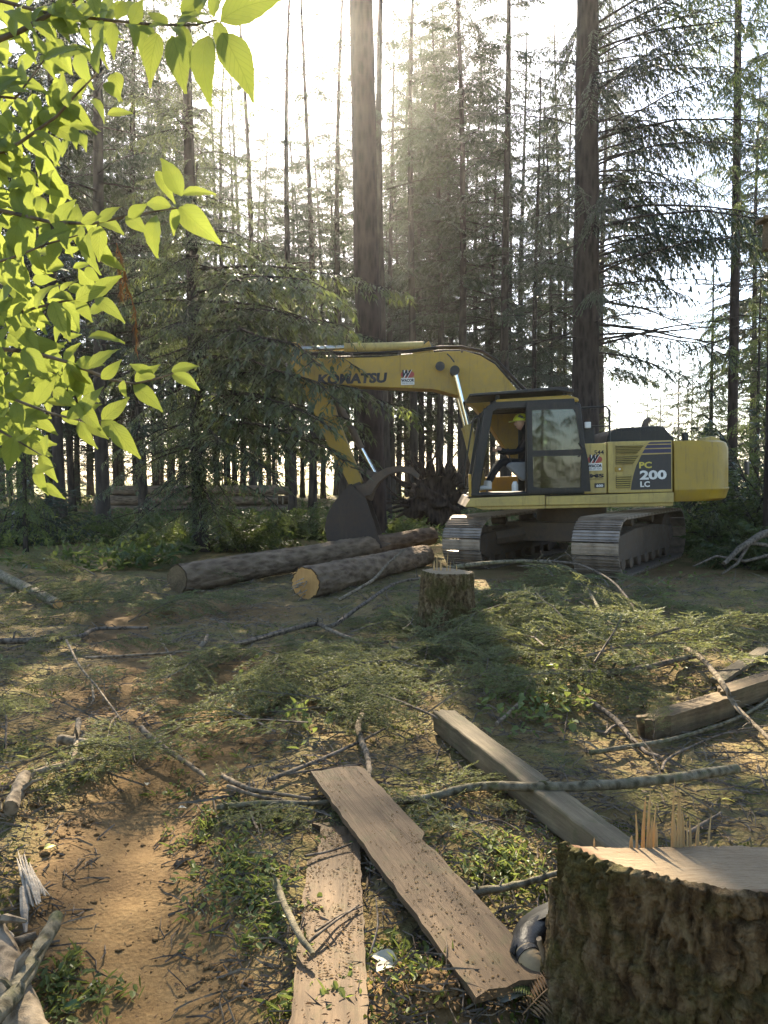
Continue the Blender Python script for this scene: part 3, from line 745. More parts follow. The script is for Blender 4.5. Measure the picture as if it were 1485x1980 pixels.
def scatter_leaves(name, pts, rng, ln, wd, up, mat, label, cat, kind='stuff', bunch=1, rise=.05, zoff=0.0):
    """bent leaf blades (two quads each) standing in bunches at ground points"""
    pts = np.repeat(pts, bunch, axis=0); n = len(pts)
    b = pts + np.stack([rng.normal(0, .02, n), rng.normal(0, .02, n), rng.uniform(0, 1, n) * rise + zoff], 1)
    az = rng.uniform(0, 6.283, n); el = rng.uniform(*up, n); L = rng.uniform(.5, 1.3, n) * ln; w_ = L * wd * rng.uniform(.7, 1.2, n)
    d = np.stack([np.cos(az) * np.cos(el), np.sin(az) * np.cos(el), np.sin(el)], 1)
    s = np.stack([-np.sin(az), np.cos(az), rng.normal(0, .3, n)], 1) * w_[:, None] * .5
    sag = np.zeros((n, 3)); sag[:, 2] = -L * .25
    m = b + d * L[:, None] * .45; t = b + d * L[:, None] + sag
    fold = np.zeros((n, 3)); fold[:, 2] = w_ * .12
    m0 = b + d * L[:, None] * .28; m1 = b + d * L[:, None] * .66 + sag * .4
    Vv = np.stack([b, m0 + s * .9 + fold, m1 + s * .85 + fold, t, m1 - s * .85 + fold, m0 - s * .9 + fold], 1).reshape(-1, 3); j0 = np.arange(n)[:, None] * 6
    o = link_mesh(name, np_mesh(name, Vv, np.concatenate([j0 + np.array([[0, 1, 2, 3]]), j0 + np.array([[0, 3, 4, 5]])])), mats=[M[mat]])
    return tag(o, label, cat, kind=kind)
rng = np.random.default_rng(3)
def gpts(x, y, lift=0.0): return np.stack([x, y, gh(x, y) + lift], 1)
def in_view(x, y, m=1.12): return np.abs(x) < (y * .52 + .25) * m
# far undergrowth carpet (12 - 45 m)
y = 12 + 30 * rng.uniform(0, 1, 9000) ** 1.4; x = rng.uniform(-1, 1, 9000) * (y * .6)
k = (fbm(x * .5, y * .5, seed=40) > -.12) & ~((np.abs(x - 3.2) < 3.0) & (y < 15.5)) & ~((x > -3.6) & (x < 1.6) & (y < 16.0)); x, y = x[k], y[k]
scatter_leaves('undergrowth', gpts(x, y), rng, .22, .30, (.1, 1.2), 'brush', 'low green brush covering the ground among the trees', 'undergrowth', bunch=3, rise=.30)
y = 11.5 + 14 * rng.uniform(0, 1, 2200) ** 1.3; x = rng.uniform(-.62, .1, 2200) * y
k = (fbm(x * .8, y * .8, seed=41) > .05) & ~((x > -3.2) & (y < 15.2)); x, y = x[k], y[k]
scatter_leaves('undergrowth', gpts(x, y), rng, .16, .34, (.2, 1.2), 'weed', 'bright fern-like ground cover behind the felled logs', 'undergrowth', bunch=3, rise=.35)

# ------------------------------------------------------------------ excavator
EX, EY, DEL = 3.44, 13.5, -2.5
ex = empty('excavator', (EX, EY, 0.0)); ex.rotation_euler = (0, R(1.3), R(180 + DEL))
tag(ex, 'dusty yellow tracked excavator with an open cab, reaching its bucket over the logs', 'excavator')
def hx(px, Yd=12.15): return EX - (px - 742.5) * Yd / F
def hz(py, Yd=12.15): return CAM_H - (py - 930) * Yd / F
SIDE = 1.35
# tracks
LT, RT = 3.25, .43
per = 2 * LT + 2 * math.pi * RT; NS = 48
shoe = MB(); shoe.box((0, 0, .012), (per / NS * .93, .72, .024))
for gx_ in (-.055, 0, .055): shoe.box((gx_, 0, .034), (.014, .72, .024))
shoe_me = shoe.mesh('shoe', 40); shoe_me.materials.append(M['shoe_steel'])
def loop_at(s):
    s %= per
    if s < LT: return (-LT / 2 + s, RT), 0.0
    s -= LT
    if s < math.pi * RT: a = s / RT; return (LT / 2 + RT * math.sin(a), RT * math.cos(a)), -a
    s -= math.pi * RT
    if s < LT: return (LT / 2 - s, -RT), -math.pi
    a = (s - LT) / RT; return (-LT / 2 - RT * math.sin(a), -RT * math.cos(a)), -math.pi - a
for sgn in (-1, 1):
    a = R(55 - 180 - DEL)
    f = MB()
    f.prism([(-1.75, .30), (-1.55, .62), (-.6, .70), (.6, .70), (1.55, .62), (1.75, .30), (1.5, .22), (-1.5, .22)], -.19, .19)
    for i in range(7): f.tube([(-1.3 + i * .433, -.2, .17), (-1.3 + i * .433, .2, .17)], .105, 12)
    for i in (-.6, .6): f.tube([(i, -.14, .80), (i, .14, .80)], .075, 10)
    tr = f.build('track', M['dark_steel'], ex, 40, .012); tr.rotation_euler = (0, 0, a)
    off = Matrix.Rotation(a, 3, 'Z') @ Vector((0, sgn * 1.15, 0)); tr.location = off
    for xx, nm in ((-LT / 2, 'idler_wheel'), (LT / 2, 'drive_sprocket')):
        w_ = MB(); w_.tube([(xx, -.12, .47), (xx, .12, .47)], .37, 22); w_.tube([(xx, -.2, .47), (xx, .2, .47)], .16, 14)
        w_.build(nm, M['dark_steel'], tr, 40, .01)
    for i in range(NS):
        (lx, lz), an = loop_at((i + .5) * per / NS)
        so_ = link_mesh('shoe', shoe_me, tr); so_.location = (lx, 0, .47 + lz); so_.rotation_euler = (0, -an, 0)
cb = MB(); Rz = Matrix.Rotation(R(55 - 180 - DEL), 3, 'Z')
cb.box((0, 0, .62), (1.5, 1.9, .34), Rz); cb.tube([(0, 0, .78), (0, 0, 1.04)], .62, 28)
for sx in (-1, 1):
    for sy in (-1, 1): cb.tube([Rz @ Vector((sx * .45, sy * .5, .62)), Rz @ Vector((sx * 1.05, sy * 1.05, .52))], .17, 8)
cb.build('undercarriage_frame', M['dark_steel'], ex, 40, .015)
# deck and sills
dk = MB(); dk.prism([(2.0, 1.10), (1.9, 1.275), (-1.38, 1.275), (-1.38, 1.10)], -1.30, SIDE - .06); dk.build('deck', M['dark_steel'], ex, 40, .01)
for a_, b_, nm in ((2.02, .70, 1), (.69, -1.385, 2)):
    s_ = MB()
    pts = [(a_, 1.115), (a_ - .10 if nm == 1 else a_, 1.262), (b_, 1.285), (b_, 1.115)]
    s_.prism(pts, SIDE - .058, SIDE + .015); s_.prism([(a_ - .12 if nm == 1 else a_, 1.118), (b_, 1.118), (b_, 1.06), (a_ - .3 if nm == 1 else a_, 1.06)], SIDE - .16, SIDE - .02)
    s_.build('sill_panel', M['yellow_pale'], ex, 40, .012)
# body side panels
def louvre(mb, x0, x1a, x1b, z0, z1, n, y):
    for i in range(n):
        z = z0 + (z1 - z0) * (i + .5) / n; x1 = x1a + (x1b - x1a) * (i + .5) / n; h = (z1 - z0) / n
        mb.add([(x0, y, z + h * .42), (x1, y, z + h * .42), (x1, y + .028, z - h * .2), (x0, y + .028, z - h * .2), (x1, y, z - h * .3), (x0, y, z - h * .3)],
               [(0, 1, 2, 3), (3, 2, 4, 5)], 0)
ZT = 2.115
p1 = MB(); p1.box(((hx(1140) + hx(1184)) / 2, SIDE - .30, (1.29 + ZT) / 2), (hx(1140) - hx(1184) - .008, .60, ZT - 1.29)); pan1 = p1.build('side_panel', M['yellow_pale'], ex, 40, .014)
p2 = MB(); p2.box(((hx(1185.5) + hx(1309)) / 2, SIDE - .30, (1.29 + ZT + .02) / 2), (hx(1185.5) - hx(1309) - .008, .60, ZT + .02 - 1.29)); pan2 = p2.build('side_panel', M['yellow_pale'], ex, 40, .014)
core = MB(); core.box((-.65, -.33, 1.70), (1.5, 1.95, .82)); core.box((.75, -1.0, 1.45), (1.9, .62, .32)); core.build('machine_housing', M['yellow'], ex, 40, .02)
for (xa, xb1, xb2, ya, yb, n) in ((1201, 1240, 1256, 880, 862, 6), (1201, 1233, 1245, 899, 882, 5), (1201, 1227, 1231, 945, 920, 6)):
    bk = MB(); z0, z1 = hz(ya), hz(yb)
    bk.prism([(hx(xa), z0), (hx(xb1), z0), (hx(xb2), z1), (hx(xa), z1)], SIDE - .01, SIDE + .003)
    g_ = bk.build('vent_grille', M['ink'], pan2)
    lv = MB(); louvre(lv, hx(xa), hx(xb1), hx(xb2), z0, z1, n, SIDE + .005); lv.build('louvre', M['yellow_pale'], pan2, None)
lb = MB(); lb.box((hx(1207), SIDE + .008, hz(908.5)), (.135, .02, .075)); lb.build('latch', M['yellow'], pan2, 40, .006)
lb = MB(); lb.tube([(hx(1207.5), SIDE + .015, hz(908.5)), (hx(1207.5), SIDE + .03, hz(908.5))], .016, 10); lb.build('latch_button', M['white'], pan2)
de = MB(); curve = [(1229, 949), (1231, 935), (1235, 918), (1240, 902), (1246, 890), (1250, 882)]
de.prism([(hx(x_), hz(y_)) for x_, y_ in curve] + [(hx(1306), hz(881)), (hx(1306), hz(949))], SIDE - .01, SIDE + .004); de.build('decal', M['decal'], pan2, None)
for (xl, ya, yb) in ((1254, 879, 871.5), (1259, 869.5, 863.5), (1264, 861.5, 858)):
    st = MB(); st.prism([(hx(xl - 3), hz(ya)), (hx(1306), hz(ya)), (hx(1306), hz(yb)), (hx(xl + 2), hz(yb))], SIDE - .01, SIDE + .004); st.build('stripe', M['stripe'], pan2, None)

def text(body, name, px, py_base, height_px, mat, parent, y, Yd=12.15, width_px=None, bold=.0, shear=0.0, M4=None):
    cu = bpy.data.curves.new(name, 'FONT'); cu.body = body; cu.size = 1.0; cu.offset = bold; cu.extrude = .0; cu.shear = shear; cu.resolution_u = 3
    o = bpy.data.objects.new(name, cu); COL.objects.link(o)
    bpy.context.view_layer.update()
    me = bpy.data.meshes.new_from_object(o.evaluated_get(bpy.context.evaluated_depsgraph_get()))
    bpy.data.objects.remove(o)
    vs = np.empty(len(me.vertices) * 3, np.float32); me.vertices.foreach_get('co', vs); vs = vs.reshape(-1, 3)
    lo, hi = vs.min(0), vs.max(0); sc_ = Yd / F
    H = height_px * sc_; Wd = width_px * sc_ if width_px else (hi[0] - lo[0]) * H / (hi[1] - lo[1])
    u = (vs[:, 0] - lo[0]) / (hi[0] - lo[0]) * Wd; v_ = (vs[:, 1] - lo[1]) / (hi[1] - lo[1]) * H
    nv = np.stack([hx(px, Yd) - u, np.full(len(u), y), hz(py_base, Yd) + v_], 1)
    me.vertices.foreach_set('co', nv.astype(np.float32).ravel()); me.update()
    me.materials.clear(); me.materials.append(M[mat]); me.name = name
    return link_mesh(name, me, parent)
text('PC', 'lettering', 1245, 908, 12.5, 'lime_print', pan2, SIDE + .008, width_px=24, bold=.035)
text('200', 'lettering', 1246, 930, 18, 'white', pan2, SIDE + .008, width_px=51, bold=.04)
text('LC', 'lettering', 1247, 944, 11, 'white', pan2, SIDE + .008, width_px=18, bold=.035)
text('544', 'lettering', 1160, 879.5, 8.5, 'ink', pan1, SIDE + .003, width_px=18.5, bold=.02)
def logo(parent, cxp, cyp, wpx, y, Yd, word, sub):
    """white plate, red pointed oval, W and the name under it"""
    sc_ = Yd / F; X0, Z0 = hx(cxp, Yd), hz(cyp, Yd); h = wpx * sc_
    pt = MB(); pt.prism([(X0 - h * .43, Z0 - h * .06), (X0 + h * .43, Z0 - h * .06), (X0 + h * .43, Z0 - h * .50), (X0 - h * .43, Z0 - h * .50)], y - .006, y + .002); pt.build('logo_plate', M['white'], parent, None)
    ov = MB(); ov.prism([(X0 + h * .5 * math.cos(t_) * (1 - .12 * math.cos(2 * t_)), Z0 + h * .16 + h * .22 * math.sin(t_)) for t_ in np.linspace(0, 2 * math.pi, 18, endpoint=False)], y - .006, y + .004); ov.build('logo_emblem', M['red'], parent, None)
    text('W', 'lettering', cxp - wpx * .33, cyp + wpx * .04, wpx * .50, 'ink', parent, y + .007, Yd, width_px=wpx * .60, bold=.05, shear=.35)
    text('W', 'lettering', cxp - wpx * .33 + 1, cyp + wpx * .04 + .3, wpx * .50, 'white', parent, y + .0055, Yd, width_px=wpx * .60, bold=.09, shear=.35)
    text(word, 'lettering', cxp - wpx * .42, cyp + wpx * .32, wpx * .20, 'ink', parent, y + .005, Yd, width_px=wpx * .84, bold=.05)
    text(sub, 'lettering', cxp - wpx * .36, cyp + wpx * .45, wpx * .09, 'ink', parent, y + .005, Yd, width_px=wpx * .72)
logo(pan1, 1161, 894, 32, SIDE + .002, 12.15, 'WACOR', '503-297-9594')
text('EMS', 'lettering', 1140, 924, 7.5, 'ink', pan1, SIDE + .004, width_px=38, bold=.05)
text('EQUIPMENT', 'lettering', 1147, 928, 2.6, 'ink', pan1, SIDE + .004, width_px=30)
lb = MB(); lb.box((hx(1169.5), SIDE + .004, hz(939)), (.165, .012, .075)); lb.build('name_plate', M['decal'], pan1, 40, .006)
text('600', 'lettering', 1163, 942, 5, 'white', pan1, SIDE + .014, width_px=13, bold=.03)
# counterweight: rounded tail
cw = MB(); ring = []
def tail(z, x0, xr, w_, rc):
    out = [(x0, w_)]
    for a_ in np.linspace(0, 90, 7): out.append((xr + rc - rc * math.sin(R(a_)) - .16 * 0, w_ - rc + rc * math.cos(R(a_))))
    bulge = [(xr - .14 * math.cos(t_ * math.pi / 2), (w_ - rc) * t_) for t_ in (.66, .33, 0)]
    out += bulge
    full = out + [(x_, -y_) for x_, y_ in out[::-1] if y_ > 1e-6]
    return [(x_, y_, z) for x_, y_ in full]
XR = -2.45
for z, sh in ((1.13, .10), (1.17, .035), (1.30, .0), (1.315, -.012), (1.335, -.012), (1.35, .0), (2.0, .0), (2.09, .035), (2.125, .10)):
    ring.append(tail(z, -1.40, XR + sh, SIDE + .0 - sh * .5, .55))
n = len(ring[0]); vs = [p for r_ in ring for p in r_]
fs = [(i * n + k, i * n + (k + 1) % n, (i + 1) * n + (k + 1) % n, (i + 1) * n + k) for i in range(len(ring) - 1) for k in range(n)]
fs += [tuple(range(n - 1, -1, -1)), tuple(range((len(ring) - 1) * n, len(ring) * n))]
cw.add(vs, [f_[::-1] for f_ in fs]); cwo = cw.build('counterweight', M['yellow_dark'], ex, 35)
le = MB(); le.prism([(x_, z_) for x_, z_ in ((-2.06, 2.11), (-2.10, 2.19), (-2.2, 2.21), (-2.32, 2.17), (-2.36, 2.11))], .55, .85); le.build('lifting_eye', M['yellow_pale'], cwo, 40, .01)
le = MB(); le.box((-1.98, .2, 2.22), (.09, .10, .2)); le.build('rear_light', M['black'], cwo, 40, .01)
le = MB(); le.box((-2.72, .98, 1.66), (.05, .16, .22), Matrix.Rotation(R(-35), 3, 'Z')); le.build('reflector', M['decal'], cwo, 40, .01)
# engine hood, exhaust, handrail
hd = MB(); X0, X1, X2 = hx(1196), hx(1310), hx(1328)
hd.prism([(X0, 2.12), (X0 - .03, 2.25), (X0 - .12, 2.36), (X0 - .25, 2.385), (X1 + .1, 2.405), (X1, 2.38), (X1 - .06, 2.30), (X2, 2.20), (X2, 2.12)], -.75, SIDE - .42)
hdo = hd.build('engine_hood', M['black'], ex, 50, .02)
for i in range(9):
    sl_ = MB(); sl_.box((X0 - .2 - i * .08, SIDE - .418, 2.34), (.055, .012, .035)); sl_.build('hood_vent', M['rubber'], hdo, None)
ep = MB(); ep.tube([(hx(1300), .1, 2.35), (hx(1301), .1, 2.46), (hx(1305), .1, 2.54), (hx(1312), .1, 2.58)], [.06, .06, .055, .05], 12); ep.build('exhaust_pipe', M['dark_steel'], ex, 50)
hr = MB(); hr.tube([(hx(1194), 1.22, 2.1), (hx(1193), 1.22, 2.66), (hx(1188), 1.22, 2.72), (hx(1140), 1.22, 2.71)], .017, 8); hr.tube([(hx(1193), 1.22, 2.40), (hx(1150), 1.22, 2.40)], .014, 8); hr.build('handrail', M['black'], ex, 50)
mr = MB(); mr.box((hx(1150), 1.28, 2.42), (.10, .05, .10)); mr.build('work_lamp', M['white'], ex, 40, .01)
bx = MB(); bx.box((hx(1152), .9, 2.26), (.25, .5, .30)); bx.build('tool_box', M['black'], ex, 40, .015)
# cab
CY0, CY1 = .36, SIDE - .01
cab = MB()
cab.box(((1.93 - .02) / 2, (CY0 + CY1) / 2, 1.315), (1.95, CY1 - CY0, .06))
def bar(mb, a_, b_, w_=.07, d_=.07, y=None):
    a_ = Vector(a_); b_ = Vector(b_); q = (b_ - a_).to_track_quat('X', 'Z').to_matrix(); mb.box((a_ + b_) / 2, ((b_ - a_).length + .02, d_, w_), q)
for yy in (CY1 - .05, CY0 + .05):
    bar(cab, (1.86, yy, 1.33), (1.60, yy, 2.72), .16, .09); bar(cab, (1.60, yy, 2.70), (1.45, yy, 2.80), .14, .09)
    bar(cab, (.96, yy, 1.33), (.93, yy, 2.80), .11, .09)
    bar(cab, (.06, yy, 1.33), (.20, yy, 2.76), .20, .09); bar(cab, (1.50, yy, 2.775), (.20, yy, 2.80), .13, .09)
    bar(cab, (.95, yy, 1.40), (.05, yy, 1.40), .16, .08)
for zz, xx in ((1.36, 1.86), (2.74, 1.55)): bar(cab, (xx, CY0 + .05, zz), (xx, CY1 - .05, zz), .09, .09)
for zz, xx in ((1.36, .04), (2.05, .10), (2.77, .18)): bar(cab, (xx, CY0 + .05, zz), (xx, CY1 - .05, zz), .1, .08)
cabo = cab.build('cab', M['black'], ex, 40, .018)
rf = MB(); rf.prism([(1.56, 2.80), (1.45, 2.88), (.30, 2.92), (.12, 2.86), (.12, 2.80)], CY0 + .02, CY1 - .01); rf.build('roof', M['yellow'], cabo, 40, .03)
gd = MB(); gd.prism([(hx(922), 2.925), (hx(922), 2.975), (hx(1095), 3.05), (hx(1122), 3.0), (hx(1122), 2.94), (hx(1090), 2.985)], CY0 - .06, CY1 + .05); gd.build('roof_guard', M['black'], cabo, 40, .015)
for xx in (1.45, .35):
    for yy in (CY0 + .05, CY1 - .06):
        q_ = MB(); q_.box((xx, yy, 2.90), (.06, .05, .12)); q_.build('guard_mount', M['black'], cabo)
yl = MB(); yl.box((1.925, CY1 - .05, 1.47), (.04, .10, .37)); yl.build('corner_plate', M['yellow'], cabo, 40, .006)
pn = MB(); pn.add([(1.88, CY0 + .1, 1.4), (1.88, CY1 - .1, 1.4), (1.60, CY1 - .1, 2.70), (1.60, CY0 + .1, 2.70)], [(0, 1, 2, 3)]); pn.build('windscreen', M['glass'], cabo, None)
pn = MB(); pn.add([(.96, CY0 + .05, 1.45), (.12, CY0 + .05, 1.45), (.18, CY0 + .05, 2.72), (.94, CY0 + .05, 2.72)], [(0, 1, 2, 3)]); pn.build('pane', M['glass_dark'], cabo, None)
pn = MB(); pn.add([(1.82, CY1 - .3, 1.40), (1.82, CY1 - .06, 1.40), (1.77, CY1 - .06, 1.68), (1.77, CY1 - .3, 1.68)], [(0, 1, 2, 3)]); pn.build('side_screen', M['white'], cabo, None)
hr = MB(); hr.tube([(1.95, CY1 - .02, 1.42), (2.02, CY1, 1.44), (2.03, CY1, 1.6), (1.86, CY1, 2.55), (1.76, CY1 - .02, 2.62)], .014, 8); hr.build('grab_rail', M['black'], cabo, 50)
# the open door latched back along the cab side
dr = MB(); DY = CY1 + .05
dr.prism([(.99, 1.33), (.99, 2.74), (.92, 2.80), (.24, 2.80), (.17, 2.70), (.0, 1.80), (-.03, 1.33), (.3, 1.30)], DY - .02, DY + .02)
dro = dr.build('door', M['black'], cabo, 40)
bm = bmesh.new(); bm.from_mesh(dro.data)
bm.free()
def frame_door():
    """door as a frame round its two panes"""
    mb = MB(); y0, y1 = DY - .022, DY + .022
    o_ = [(.99, 1.33), (-.03, 1.33), (.0, 1.80), (.17, 2.70), (.24, 2.79), (.99, 2.79)]
    up = [(.90, 2.02), (.115, 2.02), (.20, 2.62), (.24, 2.68), (.90, 2.68)]
    lo_ = [(.90, 1.43), (.75, 1.40), (.13, 1.40), (.115, 1.92), (.90, 1.92)]
    mb.prism([o_[0], (.99, 2.79), (.90, 2.79), (.90, 1.33)], y0, y1)
    mb.prism([(-.03, 1.33), (.0, 1.80), (.17, 2.70), (.24, 2.79), (.24, 2.68), (.20, 2.62), (.115, 2.02), (.115, 1.92), (.13, 1.40), (.13, 1.33)], y0, y1)
    mb.prism([(.90, 2.68), (.24, 2.68), (.24, 2.79), (.90, 2.79)], y0, y1)
    mb.prism([(.90, 1.92), (.115, 1.92), (.115, 2.02), (.90, 2.02)], y0, y1)
    mb.prism([(.90, 1.33), (.13, 1.33), (.13, 1.40), (.75, 1.40), (.90, 1.43)], y0, y1)
    return mb, up, lo_
mb, up, lo_ = frame_door(); dro.data = mb.mesh('door', 40); dro.data.materials.append(M['black'])
for nm, pg in (('pane', up), ('pane', lo_)):
    q_ = MB(); q_.prism(pg, DY - .004, DY + .004); q_.build(nm, M['glass_dark'], dro, None)
hn = MB(); hn.tube([(.16, DY + .03, 1.9), (.10, DY + .05, 1.97), (.10, DY + .05, 2.05), (.15, DY + .03, 2.12)], .012, 8); hn.build('handle', M['rubber'], dro, 50)
# seat, console, levers
st = MB(); st.box((.72, .86, 1.62), (.55, .5, .14)); st.box((.42, .86, 2.0), (.14, .48, .72), Matrix.Rotation(R(-8), 3, 'Y')); st.box((.70, .86, 1.46), (.4, .36, .2)); st.build('seat', M['grey_plastic'], cabo, 40, .04)
cs = MB(); cs.prism([(1.32, 1.78), (1.25, 1.84), (.5, 1.84), (.5, 1.58), (1.05, 1.52)], 1.13, 1.25); cs.build('console', M['grey_plastic'], cabo, 40, .03)
for yy in (1.19, .52):
    lv = MB(); lv.tube([(1.22, yy, 1.82), (1.27, yy, 2.0)], .012, 8); lv.tube([(1.27, yy, 1.98), (1.285, yy, 2.07)], [.02, .026], 10); lv.build('lever', M['rubber'], cabo, 50)
lv = MB(); lv.tube([(1.62, 1.0, 1.34), (1.55, 1.0, 1.7), (1.48, 1.0, 1.82)], .016, 8); lv.build('pedal_lever', M['grey_plastic'], cabo, 50)
jg = MB(); jg.tube([(1.17, 1.20, 1.36), (1.17, 1.20, 1.47)], .055, 12); jg.tube([(1.17, 1.2, 1.46), (1.17, 1.2, 1.52)], [.055, .03], 12); jg.build('floor_canister', M['white'], cabo, 50)
# boom
BD = 13.55
def bxz(px, py): return (hx(px, BD), hz(py, BD))
boom_poly = [bxz(*p) for p in ((1062, 905), (1000, 752), (962, 706), (935, 689), (905, 679), (870, 679), (735, 686), (640, 685), (592, 684), (577, 700), (592, 722), (640, 733), (735, 743), (845, 750), (893, 764), (922, 786), (948, 818), (1000, 900), (1030, 925))]
bm_ = MB(); bm_.prism(boom_poly, -.21, .21); bmo = bm_.build('boom', M['yellow'], ex, 50, .018)
q_ = MB()
for px, py in ((885, 718),): q_.tube([(bxz(px, py)[0], -.36, bxz(px, py)[1]), (bxz(px, py)[0], .36, bxz(px, py)[1])], .085, 16)
q_.build('boom_pin', M['black'], bmo, 50)
lm = MB(); lm.tube([(bxz(858, 708)[0], .21, bxz(858, 708)[1]), (bxz(858, 708)[0], .30, bxz(858, 708)[1])], [.06, .085], 14); lm.build('work_lamp', M['rubber'], bmo, 50)
text('KOMATSU', 'lettering', 622, 732, 20, 'ink', bmo, .216, 13.34, width_px=136, bold=.05, shear=.12)
logo(bmo, 797, 722, 30, .214, 13.34, 'WACOR', '503-297-9594')
def ram(name, a_, b_, rb, rr_, frac, y, parent, ym=None):
    a_ = Vector((a_[0], y, a_[1])); b_ = Vector((b_[0], y, b_[1])); m_ = a_.lerp(b_, frac)
    c_ = MB(); c_.tube([a_, a_.lerp(b_, .02), m_], rb, 16); c_.tube([m_, m_.lerp(b_, .04)], rb * 1.12, 16); co = c_.build(name, M['yellow_pale'] if ym is None else M[ym], parent, 50)
    c_ = MB(); c_.tube([m_, b_], rr_, 14); c_.build('rod', M['chrome'], co, 50)
    c_ = MB(); c_.tube([b_ + Vector((0, -.08, 0)), b_ + Vector((0, .08, 0))], rr_ * 1.9, 14); c_.build('rod_eye', M['black'], co, 50)
    return co
for yy in (-.33, .33): ram('boom_cylinder', (1.62, 1.42), bxz(885, 718), .075, .045, .52, yy, ex)
ram('arm_cylinder', bxz(828, 664), bxz(580, 662), .085, .05, .60, 0.0, ex)
bk = MB(); bk.prism([bxz(800, 684), bxz(838, 656), bxz(850, 684)], -.12, .12); bk.build('cylinder_bracket', M['yellow'], bmo, 40, .01)
for k_, (dy, dz) in enumerate(((.13, 0), (.17, .02), (-.14, .0), (.09, .03))):
    hs = MB(); pts = [(1060, 800), (1005, 742), (965, 698), (938, 681), (900, 672), (860, 671), (800, 677), (735, 679), (660, 677), (600, 675)]
    hs.tube([(bxz(px, py + 1.5 * math.sin(i * 1.7 + k_))[0], dy, bxz(px, py)[1] + dz) for i, (px, py) in enumerate(pts)], .018, 8); hs.build('hose', M['rubber'], bmo, 60)
hs = MB(); hs.tube([(*[bxz(885, 700)[0]], .23, bxz(885, 700)[1]), (bxz(878, 690)[0], .25, bxz(878, 690)[1]), (bxz(872, 684)[0], .22, bxz(872, 684)[1])], .012, 6); hs.build('hose', M['rubber'], bmo, 60)
for px in (690, 782, 900):
    cl = MB(); cl.box((bxz(px, 681)[0], .06, bxz(px, 680)[1]), (.05, .30, .06)); cl.build('hose_clamp', M['dark_steel'], bmo, 40, .005)
# stick, bucket, thumb
sk = MB(); sk.prism([bxz(*p) for p in ((570, 652), (588, 652), (608, 690), (648, 752), (660, 800), (705, 922), (698, 934), (682, 934), (640, 850), (600, 752), (572, 690))], -.17, .17); sko = sk.build('stick', M['yellow'], ex, 50, .015)
ram('bucket_cylinder', bxz(655, 760), bxz(732, 914), .06, .035, .62, .0, ex, 'dark_steel')
lk = MB(); lk.prism([bxz(*p) for p in ((726, 908), (737, 912), (722, 960), (711, 956))], -.2, -.14); lk.prism([bxz(*p) for p in ((726, 908), (737, 912), (722, 960), (711, 956))], .14, .2)
lk.prism([bxz(*p) for p in ((672, 896), (678, 888), (736, 906), (732, 916))], -.13, -.09); lk.prism([bxz(*p) for p in ((672, 896), (678, 888), (736, 906), (732, 916))], .09, .13); lk.build('bucket_link', M['dark_steel'], ex, 40, .008)
bprof = [(684, 926), (668, 944), (652, 962), (640, 984), (635, 1008), (640, 1032), (655, 1050), (680, 1058), (712, 1056), (742, 1046)]
bt = MB(); o_ = [bxz(*p) for p in bprof]; inn = [bxz(*p) for p in ((694, 932), (678, 950), (662, 968), (651, 988), (646, 1008), (651, 1026), (663, 1040), (682, 1047), (712, 1046), (740, 1038))]
for i in range(len(o_) - 1):
    bt.prism([o_[i], o_[i + 1], inn[i + 1], inn[i]], -.55, .55)
for y0, y1 in ((-.58, -.55), (.55, .58)): bt.prism(o_ + [bxz(728, 1000), bxz(712, 950)], y0, y1)
M['bucket_steel'] = m_paint('bucket_steel', (.030, .022, .018), (.085, .055, .035), .8)
bto = bt.build('bucket', M['bucket_steel'], ex, 35, 0)
for i in range(5):
    th = MB(); y_ = -.48 + i * .24; th.prism([bxz(736, 1050), bxz(758, 1040), bxz(738, 1036)], y_ - .05, y_ + .05); th.build('tooth', M['dark_steel'], bto, 40, .006)
er = MB()
for y_ in (-.22, .22): er.prism([bxz(680, 930), bxz(700, 922), bxz(722, 950), bxz(700, 965), bxz(668, 950)], y_ - .025, y_ + .025)
er.build('bucket_ear', M['dark_steel'], bto, 40, .006)
tin = [(692, 930), (712, 925), (730, 908), (752, 897), (778, 893), (802, 898), (816, 912)]; tin2 = [(812, 920), (798, 909), (776, 905), (756, 910), (738, 924), (722, 948), (700, 952)]
for y_ in (-.36, 0, .36):
    q_ = MB(); q_.prism([bxz(px, py) for px, py in tin + tin2], y_ - .035, y_ + .035); q_.build('thumb_tine', M['dark_steel'], ex, 40, .008)
q_ = MB(); q_.tube([(bxz(706, 936)[0], -.40, bxz(706, 936)[1]), (bxz(706, 936)[0], .40, bxz(706, 936)[1])], .06, 12); q_.tube([(bxz(760, 904)[0], -.37, bxz(760, 904)[1]), (bxz(760, 904)[0], .37, bxz(760, 904)[1])], .03, 10); q_.build('thumb_shaft', M['dark_steel'], ex, 50)

